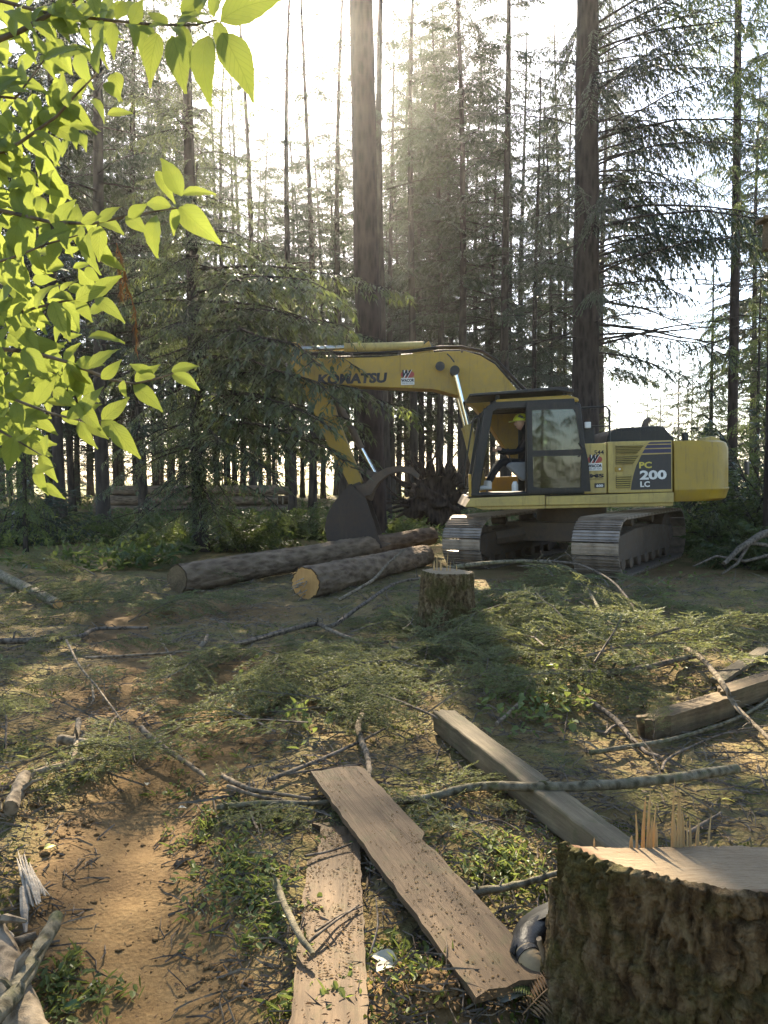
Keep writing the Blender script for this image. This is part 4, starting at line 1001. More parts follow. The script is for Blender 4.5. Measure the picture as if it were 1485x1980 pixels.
# ------------------------------------------------------------------ operator
bpy.context.view_layer.update()
EXM = ex.matrix_world.copy()
def skin_body(name, joints, edges, mat, parent, root=0, sub=2):
    me = bpy.data.meshes.new(name); me.from_pydata([j[0] for j in joints], edges, []); o = link_mesh(name, me, parent, mats=[mat])
    md = o.modifiers.new('skin', 'SKIN'); md.use_smooth_shade = True
    for i, j in enumerate(joints):
        d = me.skin_vertices[0].data[i]; d.radius = (j[1], j[1] if len(j) < 3 else j[2]); d.use_root = (i == root)
    s_ = o.modifiers.new('sub', 'SUBSURF'); s_.levels = sub; s_.render_levels = sub
    return o
op = empty('person'); op.matrix_world = EXM @ Matrix.Translation((.16, .10, .04))
tag(op, 'operator in black clothes and a yellow-green helmet seated in the excavator cab', 'person')
oy = .86
J = [((.72, oy, 1.78), .15, .13), ((.70, oy, 1.95), .14, .11), ((.72, oy, 2.14), .17, .11), ((.76, oy, 2.27), .10, .08), ((.80, oy, 2.34), .055), ((.84, oy, 2.45), .085), ((.85, oy, 2.53), .07),
     ((.74, oy + .19, 2.22), .065), ((.90, oy + .24, 1.98), .05), ((1.14, oy + .24, 1.98), .040), ((1.24, oy + .27, 2.02), .032),
     ((.74, oy - .19, 2.22), .065), ((.90, oy - .24, 1.98), .05), ((1.14, oy - .24, 1.98), .040), ((1.24, oy - .27, 2.02), .032),
     ((.80, oy + .11, 1.76), .095), ((1.22, oy + .13, 1.82), .075), ((1.36, oy + .13, 1.60), .058), ((1.44, oy + .13, 1.44), .045),
     ((.80, oy - .11, 1.76), .095), ((1.22, oy - .13, 1.82), .075), ((1.36, oy - .13, 1.60), .058), ((1.44, oy - .13, 1.44), .045)]
E = [(0, 1), (1, 2), (2, 3), (3, 4), (4, 5), (5, 6), (2, 7), (7, 8), (8, 9), (9, 10), (2, 11), (11, 12), (12, 13), (13, 14), (0, 15), (15, 16), (16, 17), (17, 18), (0, 19), (19, 20), (20, 21), (21, 22)]
body = skin_body('body', J, E, M['cloth'], op)
def fist(yc):
    js = [((1.22, yc, 2.01), .026), ((1.27, yc, 2.035), .030)]; es = [(0, 1)]
    for i in range(4):
        k_ = len(js); z = 2.015 + i * .018
        js += [((1.295, yc + .018, z), .010), ((1.312, yc - .004, z), .009), ((1.296, yc - .022, z), .008)]; es += [(1, k_), (k_, k_ + 1), (k_ + 1, k_ + 2)]
    k_ = len(js); js += [((1.275, yc - .026, 2.05), .011), ((1.30, yc - .02, 2.075), .009)]; es += [(1, k_), (k_, k_ + 1)]
    return js, es
for yc in (oy + .28, oy - .28):
    js, es = fist(yc); skin_body('hand', js, es, M['skin'], op, 0, 1)
fc = MB()      # face: jaw, nose, mouth line, seen from the side under the helmet
fc.add([], [])
def ball(mb, c, r, mi=0, nu=14, nv=10, sx=1, sy=1, sz=1, z0=-1.0):
    vs = []; fs = []
    for j in range(nv + 1):
        a_ = -math.pi / 2 + math.pi * j / nv
        if math.sin(a_) < z0: a_ = math.asin(z0)
        for i in range(nu):
            b_ = 2 * math.pi * i / nu; vs.append((c[0] + r * sx * math.cos(a_) * math.cos(b_), c[1] + r * sy * math.cos(a_) * math.sin(b_), c[2] + r * sz * math.sin(a_)))
    for j in range(nv):
        for i in range(nu): fs.append((j * nu + i, j * nu + (i + 1) % nu, (j + 1) * nu + (i + 1) % nu, (j + 1) * nu + i))
    mb.add(vs, fs, mi)
ball(fc, (.862, oy, 2.46), .098, 0, 16, 12, 1.0, .80, 1.18); ball(fc, (.962, oy, 2.455), .018, 0, 8, 6, 1.2, .8, 1.3); ball(fc, (.85, oy + .082, 2.455), .024, 0, 8, 6, .8, .4, 1.4); ball(fc, (.85, oy - .082, 2.455), .024, 0, 8, 6, .8, .4, 1.4)
ball(fc, (.940, oy + .032, 2.482), .012, 1, 8, 6); ball(fc, (.940, oy - .032, 2.482), .012, 1, 8, 6); fc.box((.950, oy, 2.405), (.012, .05, .008), None, 1)
fc.build('face', [M['skin'], M['ink']], op, 60)
hm = MB(); ball(hm, (.85, oy, 2.50), .135, 0, 20, 12, 1.08, .92, .95, 0.0); hm.tube([(.95, oy, 2.505), (1.06, oy, 2.49)], [.11, .085], 14, squash=.12)
hmo = hm.build('helmet', M['helmet'], op, 50)
q_ = MB(); q_.prism([(.90, 2.60), (.80, 2.54), (.86, 2.55), (.78, 2.505), (.93, 2.565)], oy + .09, oy + .135); q_.build('helmet_mark', M['ink'], hmo, None)
for yc in (oy + .13, oy - .13):
    b_ = MB(); b_.tube([(1.43, yc, 1.50), (1.44, yc, 1.42), (1.45, yc, 1.385)], [.055, .058, .05], 12); b_.tube([(1.39, yc, 1.375), (1.47, yc, 1.385), (1.58, yc, 1.375), (1.66, yc, 1.365)], [.04, .056, .05, .03], 12, squash=.75); b_.build('boot', M['shoe'], op, 50)

# ------------------------------------------------------------------ felled logs, log stack, upturned roots
def log_thing(label, a_, b_, r0, r1, seed, group=None, bark='bark_log', n=22, rings=40, rough=.07, end='cut_orange', splint=0, name='felled_log'):
    a_ = Vector(a_); b_ = Vector(b_); d = b_ - a_; Lg = d.length
    t = empty(name, a_); t.rotation_euler = d.to_track_quat('X', 'Z').to_euler(); tag(t, label, 'log', group)
    th = np.linspace(0, 2 * math.pi, n, endpoint=False); xs = np.linspace(0, Lg, rings)
    X, T = np.meshgrid(xs, th, indexing='ij'); r = r0 + (r1 - r0) * X / Lg
    nc = 22; wx = .4 * vnoise(np.cos(T) * 4, np.sin(T) * 4, X * 5, seed); f1, f2, cid = worley(T / 6.2832 * nc + wx, X / .14 + wx, seed, nc)
    rr_ = r * (1 + rough * .6 * vnoise(np.cos(T) * 2, np.sin(T) * 2, X * 1.2, seed) + rough * .9 * (np.clip((f2 - f1) / .35, 0, 1) ** .6 - 1) + rough * .5 * (cid - .5) + rough * .4 * vnoise(np.cos(T) * 9, np.sin(T) * 9, X * 9, seed + 1))
    V_ = np.stack([X, np.cos(T) * rr_, np.sin(T) * rr_], -1).reshape(-1, 3)
    ii = np.arange(rings * n).reshape(rings, n)
    F_ = np.stack([ii[:-1], np.roll(ii, -1, 1)[:-1], np.roll(ii, -1, 1)[1:], ii[1:]], -1).reshape(-1, 4)
    link_mesh('bark', np_mesh('bark', V_, F_, smooth=True), t, mats=[M[bark]])
    for xx, ring, sg in ((-.004, V_[:n], -1), (Lg + .004, V_[-n:], 1)):
        e_ = MB(); k_ = .94
        vs = [(xx, 0, 0)] + [(xx, p[1] * k_, p[2] * k_) for p in ring]
        e_.add(vs, [((0, i + 1, (i + 1) % n + 1) if sg > 0 else (0, (i + 1) % n + 1, i + 1)) for i in range(n)]); e_.build('cut_face', M[end], t, None)
    for i in range(splint):
        s_ = MB(); y_, z_ = random.uniform(-.5, .5) * r0, random.uniform(-.7, .3) * r0
        s_.tube([(0, y_, z_), (-random.uniform(.08, .3), y_ + random.uniform(-.05, .05), z_ + random.uniform(-.06, .04))], [.009, .002], 4); s_.build('splinter', M['white_wood'], t, None)
    return t
def onlog(px, py, r): 
    p = G(px, py); return Vector((p.x, p.y + r, p.z + r * .93))
log_thing('long felled log lying in the shade behind the shorter one, under the bucket', onlog(335, 1152, .2), Vector((.95, 14.8, .40)), .205, .17, 1, 'felled logs in the clearing', n=72, rings=220, rough=.09, end='brown_wood')
log_thing('felled log with a bright splintered orange end, pointing at the excavator track', onlog(588, 1163, .21), Vector((.72, 12.95, .20)), .215, .18, 2, 'felled logs in the clearing', splint=14, n=72, rings=150, rough=.10)
log_thing('short mossy log leaning among the brush at the left edge', G(-25, 1098, .10), G(112, 1168, .06), .075, .06, 3, 'felled logs in the clearing', 'twig_moss', 12, 14)
rl = random.Random(12)
rows = [(0, 5), (1, 5), (2, 4)]
names_row = ['bottom', 'second', 'third', 'top']
for row, cnt in rows:
    for i in range(cnt):
        y_ = 27.6 + i * .44 + row * .22; z_ = .20 + row * .36 + ghs(-7, 27.5)
        x0 = -10.6 + rl.uniform(-.8, .4) + row * .4; x1 = -3.7 + rl.uniform(-.9, .5)
        where = 'front' if i == 0 else ('back' if i == cnt - 1 else 'middle')
        log_thing('grey log of the far stack, %s layer, %s' % (names_row[row], {'front': 'nearest the clearing', 'back': 'at the back', 'middle': ORD[i] + ' from the front'}[where]),
                  (x0, y_, z_ + rl.uniform(-.02, .02)), (x1, y_, z_ + rl.uniform(-.03, .03)), rl.uniform(.17, .21), rl.uniform(.14, .18), 20 + row * 7 + i, 'logs in the far stack', 'bark_log', 12, 10, .05, 'white_wood', name='stacked_log')
rw = empty('uprooted_stump', (1.38, 20.5, ghs(1.38, 20.5) + .1)); rw.scale = (1.2, 1.2, 1.2); tag(rw, 'dark upturned root plate with ragged roots, behind the bucket', 'stump')
q_ = MB(); nu, nv = 60, 40
rng = np.random.default_rng(8)
for j in range(nv + 1):
    for i in range(nu):
        a_ = math.pi * j / nv; b_ = 2 * math.pi * i / nu; c = np.array([math.sin(a_) * math.cos(b_), math.sin(a_) * math.sin(b_) * .55, math.cos(a_)])
        k_ = .82 + .75 * float(fbm(c[0] * 2.6, c[1] * 2.6, c[2] * 2.6, 4, 4)); q_.v.append(tuple(c * k_ * np.array([.78, .8, .72]) + np.array([0, 0, .62])))
q_.f = [(j * nu + i, (j + 1) * nu + i, (j + 1) * nu + (i + 1) % nu, j * nu + (i + 1) % nu) for j in range(nv) for i in range(nu)]; q_.m = [0] * len(q_.f)
q_.build('root_plate', M['root'], rw, 60)
for i in range(60):
    b_ = rl.uniform(-.4, 3.6); c = Vector((math.cos(b_) * .62, -.3 + rl.uniform(-.1, .2), .66 + math.sin(b_) * .55))
    if c.z < .25: c.z = .3
    d = Vector((math.cos(b_) + rl.uniform(-.4, .4), rl.uniform(-.7, .2), math.sin(b_) * .9 + rl.uniform(-.2, .6))).normalized(); pts = [c]; ln = rl.uniform(.35, 1.0)
    for k_ in range(5): d = (d + Vector((rl.uniform(-.4, .4), rl.uniform(-.3, .3), rl.uniform(-.35, .3)))).normalized(); pts.append(pts[-1] + d * ln / 5)
    r_ = rl.uniform(.015, .06); ln *= 1.0; s_ = MB(); s_.tube(pts, [r_ * (1 - .17 * k_) for k_ in range(6)], 6); s_.build('root', M['root'], rw, 60)
for i, (px, Y, s) in enumerate(((905, 19.5, .30), (880, 19.0, .24), (925, 20.5, .26))):
    X = (px - 742.5) / F * Y; q_ = MB(); ball(q_, (0, 0, 0), 1, 0, 12, 8, 1.3, 1, .75)
    q_.v = [tuple(np.array(v) * (1 + .3 * float(fbm(v[0] * 1.5 + i * 7, v[1] * 1.5, v[2] * 1.5, 2, 6)))) for v in q_.v]
    o = q_.build('earth_clod', M['root'], None, 60); o.location = (X, Y, ghs(X, Y) + s * .4); o.scale = (s, s, s)
    tag(o, ['rough earth clod nearest the cab, beside the upturned roots', 'smaller earth clod leaning on the upturned roots', 'earth clod behind the others by the upturned roots'][i], 'clod', 'earth clods by the roots')
# root tangle at the right edge
for i, (pts, w_, lab) in enumerate(((((1400, 1090), (1430, 1060), (1470, 1035), (1500, 1025)), .06, 'thick bare root arching at the picture edge beside the track'),
                                    (((1395, 1110), (1425, 1090), (1450, 1050), (1490, 1055)), .03, 'thin bare root under the thick arching one'),
                                    (((1340, 1095), (1385, 1075), (1440, 1085), (1500, 1070)), .025, 'thin root reaching from the edge towards the track'))):
    t_ = MB(); t_.tube([P(px, py, 11.5 + .2 * k_) for k_, (px, py) in enumerate(pts)], [w_ * (.5 + .25 * k_) for k_ in range(4)], 8)
    tag(t_.build('bare_root', M['twig'], None, 60), lab, 'root', 'bare roots by the track')

# ------------------------------------------------------------------ stumps
def stump_bark(name, R0, h_of, flare, seed, n=150, rings=70, depth=.05, cell=.055):
    th = np.linspace(0, 2 * math.pi, n, endpoint=False); ks = np.linspace(0, 1, rings)
    K, T = np.meshgrid(ks, th, indexing='ij'); cx, sy = np.cos(T), np.sin(T)
    lob = 1 + .05 * np.sin(3 * T + seed) + .03 * np.sin(5 * T + 2 * seed)
    zt = h_of(R0 * cx * lob, R0 * sy * lob); z = -.15 + K * (zt + .15)
    r = R0 * lob * (1 + flare * np.exp(-np.clip(z, 0, 9) / .16) * (1 + .35 * np.sin(5 * T + seed)))
    u, w_ = cx * 5.0 * R0 / .3, sy * 5.0 * R0 / .3
    nc = max(8, int(2 * math.pi * R0 / cell)); uu = T / (2 * math.pi) * nc; vv = z / (cell * 3.2)
    wx = .55 * fbm(u * 2, w_ * 2, z * 16, 2, seed + 11); wy = .5 * fbm(u * 2, w_ * 2, z * 16, 2, seed + 12)
    f1, f2, cid = worley(uu + wx, vv + wy, seed, nc)
    g1, g2, gid = worley(uu * 2 + wx * 2.5, vv * 5 + wy * 3, seed + 3, nc * 2)
    fis = np.clip((f2 - f1) / .22, 0, 1); fis2 = np.clip((g2 - g1) / .16, 0, 1); fine = fbm(u * 9, w_ * 9, z * 60, 3, seed + 4)
    big = fbm(u * .8, w_ * .8, z * 4, 2, seed + 8)
    dd = depth * (fis ** .5 - 1) * 1.15 + depth * .5 * big + depth * .25 * (cid - .5) + depth * .25 * (fis2 - 1) + depth * .40 * (gid - .5) + depth * .16 * fine
    edge = np.clip((K - .985) / .015, 0, 1)
    top = np.clip((K - .988) / .012, 0, 1)
    r = (r + dd) * (1 - top) + (R0 * lob * .955) * top
    z = z + np.where(K > .999, .008 * fbm(u * 6, w_ * 6, 0, 2, seed + 5), 0)
    V_ = np.stack([r * cx, r * sy, z], -1).reshape(-1, 3); ii = np.arange(rings * n).reshape(rings, n)
    F_ = np.stack([ii[:-1], np.roll(ii, -1, 1)[:-1], np.roll(ii, -1, 1)[1:], ii[1:]], -1).reshape(-1, 4)
    return np_mesh(name, V_, F_, smooth=True), lob
def stump_top(R0, h_of, lob, n=150, rad=26, k=.965, seed=0):
    th = np.linspace(0, 2 * math.pi, n, endpoint=False); rr_ = np.linspace(0.02, 1, rad)
    A, T = np.meshgrid(rr_, th, indexing='ij'); L = lob[-1] if lob.ndim == 2 else lob
    x = A * R0 * k * np.cos(T) * L; y = A * R0 * k * np.sin(T) * L
    z = h_of(x, y) - .006 + .003 * fbm(x * 30, y * 8, 0, 3, seed)
    V_ = np.stack([x, y, z], -1).reshape(-1, 3); ii = np.arange(rad * n).reshape(rad, n)
    F_ = np.stack([ii[:-1], ii[1:], np.roll(ii, -1, 1)[1:], np.roll(ii, -1, 1)[:-1]], -1).reshape(-1, 4)
    return np_mesh('cut_face', V_, F_, smooth=True)
SX, SY = .905, 2.03
st1 = empty('tree_stump', (SX, SY, ghs(SX, SY))); g0 = ghs(SX, SY)
tag(st1, 'large freshly cut stump in the near corner, mossy bark and upright splinters', 'stump')
def h1(x, y):
    hinge = y > -.07
    return np.where(y > -.05, .505 - .10 - .55 * (y + .05), .562 - .17 * (y + .40)) - g0 - .02 * np.clip(x / .4, -1, 1) + .012 * np.sin(x * 9 + 1)
bkm, lob = stump_bark('bark', .405, h1, .10, 5, 460, 260, .022, .062); link_mesh('bark', bkm, st1, mats=[M['bark_stump']])
link_mesh('cut_face', stump_top(.405, h1, lob, 460, 50), st1, mats=[M['cut']])
rs = random.Random(4)
def splinter(parent, x, y, z, h, w_, d_=.010):
    s_ = MB(); lx, ly = rs.uniform(-.08, .08) * h, rs.uniform(-.05, .05) * h
    s_.tube([(x, y, z - .05), (x + lx * .3, y + ly * .3, z + h * .35), (x + lx, y + ly, z + h * .8), (x + lx * 1.3, y + ly * 1.3, z + h)], [w_, w_ * .85, w_ * .45, w_ * .06], 5, squash=.45, phase=rs.uniform(0, 1))
    return s_.build('splinter', M['splinter'], parent, None)
def pxx(px): return (px - 742.5) / F * (SY - .03) - SX
for px, hp in ((1152, 14), (1225, 20), (1238, 70), (1252, 92), (1257, 108), (1261, 60), (1268, 84), (1273, 44), (1306, 128), (1310, 74), (1316, 96), (1322, 108), (1327, 66), (1333, 48), (1340, 58), (1357, 40), (1372, 62)):
    xx = pxx(px); splinter(st1, xx, -.05 + rs.uniform(-.012, .02), float(h1(xx, -.06)), hp / F * 2.0, rs.uniform(.003, .0065))
M2 = G(868, 1226); g0b = M2.z
st2 = empty('tree_stump', (M2.x, M2.y + .26, ghs(M2.x, M2.y + .26))); tag(st2, 'knee-high dark stump in the middle of the slash, in front of the excavator tracks', 'stump')
def h2(x, y): return .615 + .05 * y - .03 * x + np.where(y > .02, -.015, 0)
bkm, lob = stump_bark('bark', .265, h2, .28, 9, 170, 100, .022, .05); link_mesh('bark', bkm, st2, mats=[M['bark_stump']])
link_mesh('cut_face', stump_top(.265, h2, lob, 170, 14, seed=4), st2, mats=[M['cut']])
for x_, h_ in ((-.13, .10), (-.10, .17), (-.06, .12), (.0, .22), (.03, .10), (.10, .07)): splinter(st2, x_, .0, .61, h_, rs.uniform(.006, .012))

# ------------------------------------------------------------------ planks and beams
def oriented(name, a_, b_, label, cat, up=Vector((0, 0, 1)), group=None):
    a_ = Vector(a_); b_ = Vector(b_); d = (b_ - a_); x_ = d.normalized(); y_ = up.cross(x_).normalized(); z_ = x_.cross(y_)
    m = Matrix((x_, y_, z_)).transposed().to_4x4(); m.translation = a_
    return m, d.length
def plank(label, a_, b_, width, thick, mat, seed, notches=(), group=None, jag=.004, jend=.01, name='wood_plank', warp=.004, up=Vector((0, 0, 1)), nseg=34):
    m, Lg = oriented(name, a_, b_, label, 'plank', up); r_ = random.Random(seed)
    xs = np.linspace(0, Lg, nseg); k = len(xs); nw = 6; vs = []
    def off(x_, sd_):
        o = r_.uniform(-jag, jag)
        for (x0, x1, s2, dpt) in notches:
            if s2 == sd_ and x0 < x_ < x1: o -= dpt
        return o
    w0 = [(-width / 2 - off(x_, -1)) for x_ in xs]; w1 = [(width / 2 + off(x_, 1)) for x_ in xs]
    for layer in (1, 0):
        for i, x_ in enumerate(xs):
            for j in range(nw):
                f = j / (nw - 1); y_ = w0[i] + (w1[i] - w0[i]) * f
                xe = x_ + (r_.uniform(-jend, jend) if i in (0, k - 1) and layer else 0)
                z_ = warp * float(fbm(x_ * 3, y_ * 6, seed, 2)) + (thick / 2 if layer else -thick / 2)
                vs.append((xe, y_, z_))
    N = k * nw; fs = []
    for i in range(k - 1):
        for j in range(nw - 1):
            a0 = i * nw + j; fs.append((a0, a0 + nw, a0 + nw + 1, a0 + 1)); fs.append((N + a0, N + a0 + 1, N + a0 + nw + 1, N + a0 + nw))
        fs.append((i * nw, N + i * nw, N + (i + 1) * nw, (i + 1) * nw)); e_ = i * nw + nw - 1; fs.append((e_, e_ + nw, N + e_ + nw, N + e_))
    for j in range(nw - 1):
        fs.append((j, j + 1, N + j + 1, N + j)); e_ = (k - 1) * nw + j; fs.append((e_, N + e_, N + e_ + 1, e_ + 1))
    mb = MB(); mb.add(vs, fs); o = mb.build(name, M[mat], None, 30); o.matrix_world = m
    bmo_ = bmesh.new(); bmo_.from_mesh(o.data); bmesh.ops.recalc_face_normals(bmo_, faces=bmo_.faces); bmo_.to_mesh(o.data); bmo_.free()
    if thick > .06:
        b = o.modifiers.new('bevel', 'BEVEL'); b.width = .008; b.segments = 2; b.limit_method = 'ANGLE'; b.angle_limit = R(50)
    return tag(o, label, 'plank' if thick < .06 else 'beam', group)
PL1 = plank('wide brown plank lying on top, with a notch in its edge', G(646, 1491, .07), G(992, 1912, .065), .235, .024, 'plank', 3, ((.92, 3, 1, -.0), (.62, .86, 1, .0), (.0, .80, 1, -.02), (.80, .86, 1, .012)), 'planks in front')
PL2 = plank('earth-strewn plank half buried beneath the wide brown one', G(648, 1594, .015), G(636, 2010, .02), .205, .022, 'plank', 4, ((0, .35, -1, .04),), 'planks in front')
plank('long weathered grey square beam lying aslant under the long bare branch', G(857, 1392, .075), G(1236, 1690, .075), .125, .125, 'grey_wood', 5, (), 'square beams on the ground', .004, .03, 'wood_beam', .004)
plank('brown square beam with a crumbling rotten end', G(1250, 1408, .07), G(1402, 1362, .075), .13, .13, 'brown_wood', 6, ((0, .12, 1, .02), (0, .12, -1, .02)), 'square beams on the ground', .005, .06, 'wood_beam', .006)
plank('brown square beam continuing behind the rotten one to the picture edge', G(1396, 1352, .10), G(1560, 1300, .12), .13, .13, 'brown_wood', 7, (), 'square beams on the ground', .004, .04, 'wood_beam', .005)
plank('pale narrow board leaning up behind the brown beams', G(1386, 1318, .06), G(1530, 1222, .12), .10, .03, 'grey_wood', 8, (), 'planks in front')
def grit(name, lab, o_, Lg, wd, zt, n, seed, mat, sz=.006):
    rg = np.random.default_rng(seed); base = MB(); base.add([(1, 0, 0), (-1, .2, 0), (0, 1, .1), (0, -1, 0), (.1, 0, .8), (0, 0, -.4)], [(0, 2, 4), (2, 1, 4), (1, 3, 4), (3, 0, 4)])
    bv = np.array(base.v); bf = np.array(base.f); Vv, Fv = [], []
    x_ = rg.uniform(0, Lg, n * 4); y_ = rg.uniform(-wd / 2, wd / 2, n * 4); k_ = fbm(x_ * 5, y_ * 9, 0, 2, seed) + rg.uniform(-.5, .5, n * 4) + .35 * (x_ / Lg) > .25; x_, y_ = x_[k_][:n], y_[k_][:n]
    for i in range(len(x_)):
        a_ = rg.uniform(0, 6.28); c_, s_ = math.cos(a_), math.sin(a_); k2 = sz * (.3 + 1.5 * rg.uniform() ** 3); el = rg.uniform(.6, 2.2)
        v_ = bv * np.array([k2 * el, k2, k2 * .7]); Vv.append(np.stack([v_[:, 0] * c_ - v_[:, 1] * s_ + x_[i], v_[:, 0] * s_ + v_[:, 1] * c_ + y_[i], v_[:, 2] + zt + .001], 1)); Fv.append(bf + i * 6)
    o = link_mesh(name, np_mesh(name, np.concatenate(Vv), np.concatenate(Fv)), mats=[mat]); o.matrix_world = o_.matrix_world.copy(); tag(o, lab, 'crumbs', kind='stuff')
t = NT('loose_soil'); v = t.coords(); n2 = t.noise(v, 60, 6, .7); M['soil'] = t.done(t.pbr(t.ramp(n2, [(.3, (.10, .060, .025)), (.7, (.22, .14, .062))]), .95, t.bump(n2, .8, .01), .1))
grit('earth_crumbs', 'earth crumbs and bark scraps scattered on the wide brown plank', PL1, 1.75, .22, .013, 1300, 5, M['soil'], .0024)
grit('earth_crumbs', 'earth crumbs strewn over the half buried plank', PL2, 1.1, .2, .013, 1600, 6, M['soil'], .0026)
# ------------------------------------------------------------------ sticks
def stick(label, pts, wpx, mat='twig', lift=0.0, lifts=None, group='fallen sticks', taper=.55, n=8, seed=0, name='fallen_stick', side=0):
    r_ = random.Random(hash(label) % 9999 if seed == 0 else seed); W_ = []
    for i, (px, py) in enumerate(pts):
        h = lift if lifts is None else lifts[i]
        base = G(px, py, .02 + h); W_.append(base)
    # refine
    fine = []
    m_ = len(W_)
    for i in range(m_ - 1):
        p0, p1, p2, p3 = W_[max(i - 1, 0)], W_[i], W_[i + 1], W_[min(i + 2, m_ - 1)]
        for k_ in range(5):
            t = k_ / 5; fine.append(.5 * ((2 * p1) + (p2 - p0) * t + (2 * p0 - 5 * p1 + 4 * p2 - p3) * t * t + (3 * p1 - p0 - 3 * p2 + p3) * t ** 3))
    fine.append(W_[-1])
    dist = sum((p - Vector((0, 0, 1.5))).length for p in W_) / m_
    r0 = wpx / F * dist / 2
    rad = [r0 * (1 - (1 - taper) * i / (len(fine) - 1)) * (1 + r_.uniform(-.06, .06)) for i in range(len(fine))]
    fine = [p + Vector((r_.uniform(-1, 1), r_.uniform(-1, 1), r_.uniform(-.5, .5))) * min(r0 * .18, .004) for p in fine]
    mb = MB(); mb.tube(fine, rad, n)
    for i in range(max(1, len(fine) // 5) + side):       # knots and twig stubs
        k_ = r_.randrange(1, len(fine) - 1); d = Vector((r_.uniform(-1, 1), r_.uniform(-1, .3), r_.uniform(.1, 1))).normalized()
        ln = r0 * r_.uniform(2.0, 5) if i >= side else r_.uniform(.1, .35)
        mb.tube([fine[k_], fine[k_] + d * ln * .6 + Vector((0, 0, 0)), fine[k_] + d * ln + Vector((r_.uniform(-.2, .2) * ln, 0, -.2 * ln))], [rad[k_] * .4, rad[k_] * .3, rad[k_] * .12], 5)
    o = mb.build(name, M[mat], None, 60); return tag(o, label, 'stick', group)
import zlib
_h = hash
def hash(s): return zlib.crc32(s.encode())
stick('pale crooked stick above the end of the wide plank', [(720, 1248), (722, 1310), (712, 1355), (693, 1400), (700, 1435), (712, 1470), (714, 1512)], 14, 'twig_pale', .04)
stick('long thick bare branch lying across the grey beam', [(700, 1552), (815, 1545), (920, 1521), (1060, 1522), (1220, 1514), (1425, 1487)], 13, 'twig_moss', lifts=(.0, .02, .08, .14, .14, .10), taper=1.45, n=10)
stick('dark stick running into the wide plank from the side of the track', [(420, 1562), (500, 1553), (600, 1553), (640, 1548)], 12, 'twig_moss', .02)
stick('thin straight stick beyond the head of the wide plank', [(520, 1508), (620, 1468), (700, 1432), (745, 1408)], 8, 'twig', .02)
stick('short thin stick just above the head of the wide plank', [(540, 1500), (600, 1490), (700, 1478)], 6, 'twig', .02)
stick('dark fallen branch leading up to the middle stump', [(440, 1250), (600, 1208), (640, 1211), (700, 1170), (760, 1130), (815, 1118)], 10, 'twig', lifts=(0, .05, .08, .15, .25, .3), side=3)
stick('slim grey branch crossing below the dark fallen branch', [(630, 1215), (700, 1242), (760, 1252), (795, 1260)], 9, 'twig_pale', .06)
stick('slender branch slanting down to the grey beam', [(600, 1335), (700, 1338), (760, 1352), (850, 1390), (935, 1436)], 7, 'twig', .10)
stick('pale slender branch leaning before the splintered log', [(655, 1160), (720, 1122), (750, 1090), (782, 1062)], 7, 'twig_pale', lifts=(.05, .2, .3, .4))
stick('arched branch springing from behind the middle stump', [(866, 1098), (950, 1088), (1040, 1086), (1110, 1105), (1160, 1180), (1215, 1250)], 9, 'twig_moss', lifts=(.55, .55, .5, .42, .2, .02), side=6)
stick('second arched branch forking over the green slash heap', [(1040, 1084), (1120, 1092), (1190, 1130), (1240, 1200)], 6, 'twig', lifts=(.5, .5, .35, .1), side=5)
stick('dark thick branch beneath the green slash heap', [(1045, 1302), (1130, 1302), (1220, 1296), (1345, 1268)], 17, 'twig', .05, n=10)
stick('crooked grey branch resting over the rotten beam', [(1318, 1250), (1350, 1268), (1395, 1318), (1425, 1368), (1500, 1440)], 11, 'twig_pale', lifts=(.1, .14, .2, .12, .05))
stick('slim branch passing in front of the rotten beam', [(1140, 1455), (1210, 1445), (1320, 1424), (1440, 1382), (1500, 1340)], 9, 'twig_moss', .03)
stick('straight stick slanting towards the rotten beam end', [(1138, 1352), (1190, 1392), (1240, 1448), (1272, 1462)], 11, 'twig', .02)
stick('curved twig in the needle litter behind the splinters', [(1280, 1490), (1300, 1462), (1400, 1418), (1490, 1402)], 5, 'twig', .01)
stick('short leaning twig right behind the upright splinters', [(1330, 1612), (1365, 1590), (1395, 1572)], 8, 'twig', .03)
stick('short thick broken stick pointing at the bare track', [(115, 1430), (180, 1438), (245, 1446)], 17, 'twig_pale', .05, n=10, taper=.8)
stick('stick lying below the short thick broken one', [(62, 1497), (160, 1470), (250, 1452)], 14, 'twig_pale', .03, n=10)
stick('stubby upright stick behind the two crossing sticks', [(152, 1392), (148, 1430), (142, 1470)], 12, 'twig_pale', .05)
stick('peeling stick at the bend of the bare track', [(272, 1408), (320, 1448), (360, 1475), (398, 1502)], 12, 'twig_pale', .06, n=10)
stick('weathered log end poking out at the left edge', [(22, 1562), (35, 1530), (48, 1500)], 24, 'twig_pale', .05, n=10, taper=.9)
stick('long thin sapling stem lying across the far soil', [(165, 1272), (280, 1266), (400, 1254), (500, 1235), (620, 1196)], 5, 'twig_pale', .12, side=5)
stick('dark curved branch on the shaded soil at the left', [(-15, 1240), (60, 1238), (150, 1232), (190, 1216), (285, 1214)], 11, 'twig', .05)
stick('thin crooked twig hanging towards the bare soil', [(128, 1238), (155, 1290), (185, 1325), (240, 1400)], 5, 'twig_pale', lifts=(.2, .15, .08, .02))
stick('thin twig beside the crooked one on the far soil', [(178, 1325), (181, 1350), (176, 1362)], 5, 'twig_pale', .03)
stick('thick lichen-covered stick lying over the pale log in the corner', [(-15, 1968), (20, 1930), (50, 1885), (80, 1830), (112, 1772)], 27, 'twig_moss', .10, n=12, taper=.8)
stick('smooth pale log in the lower corner', [(-40, 1770), (0, 1845), (30, 1925), (70, 2030)], 50, 'twig_pale', .03, n=16, taper=1.05)
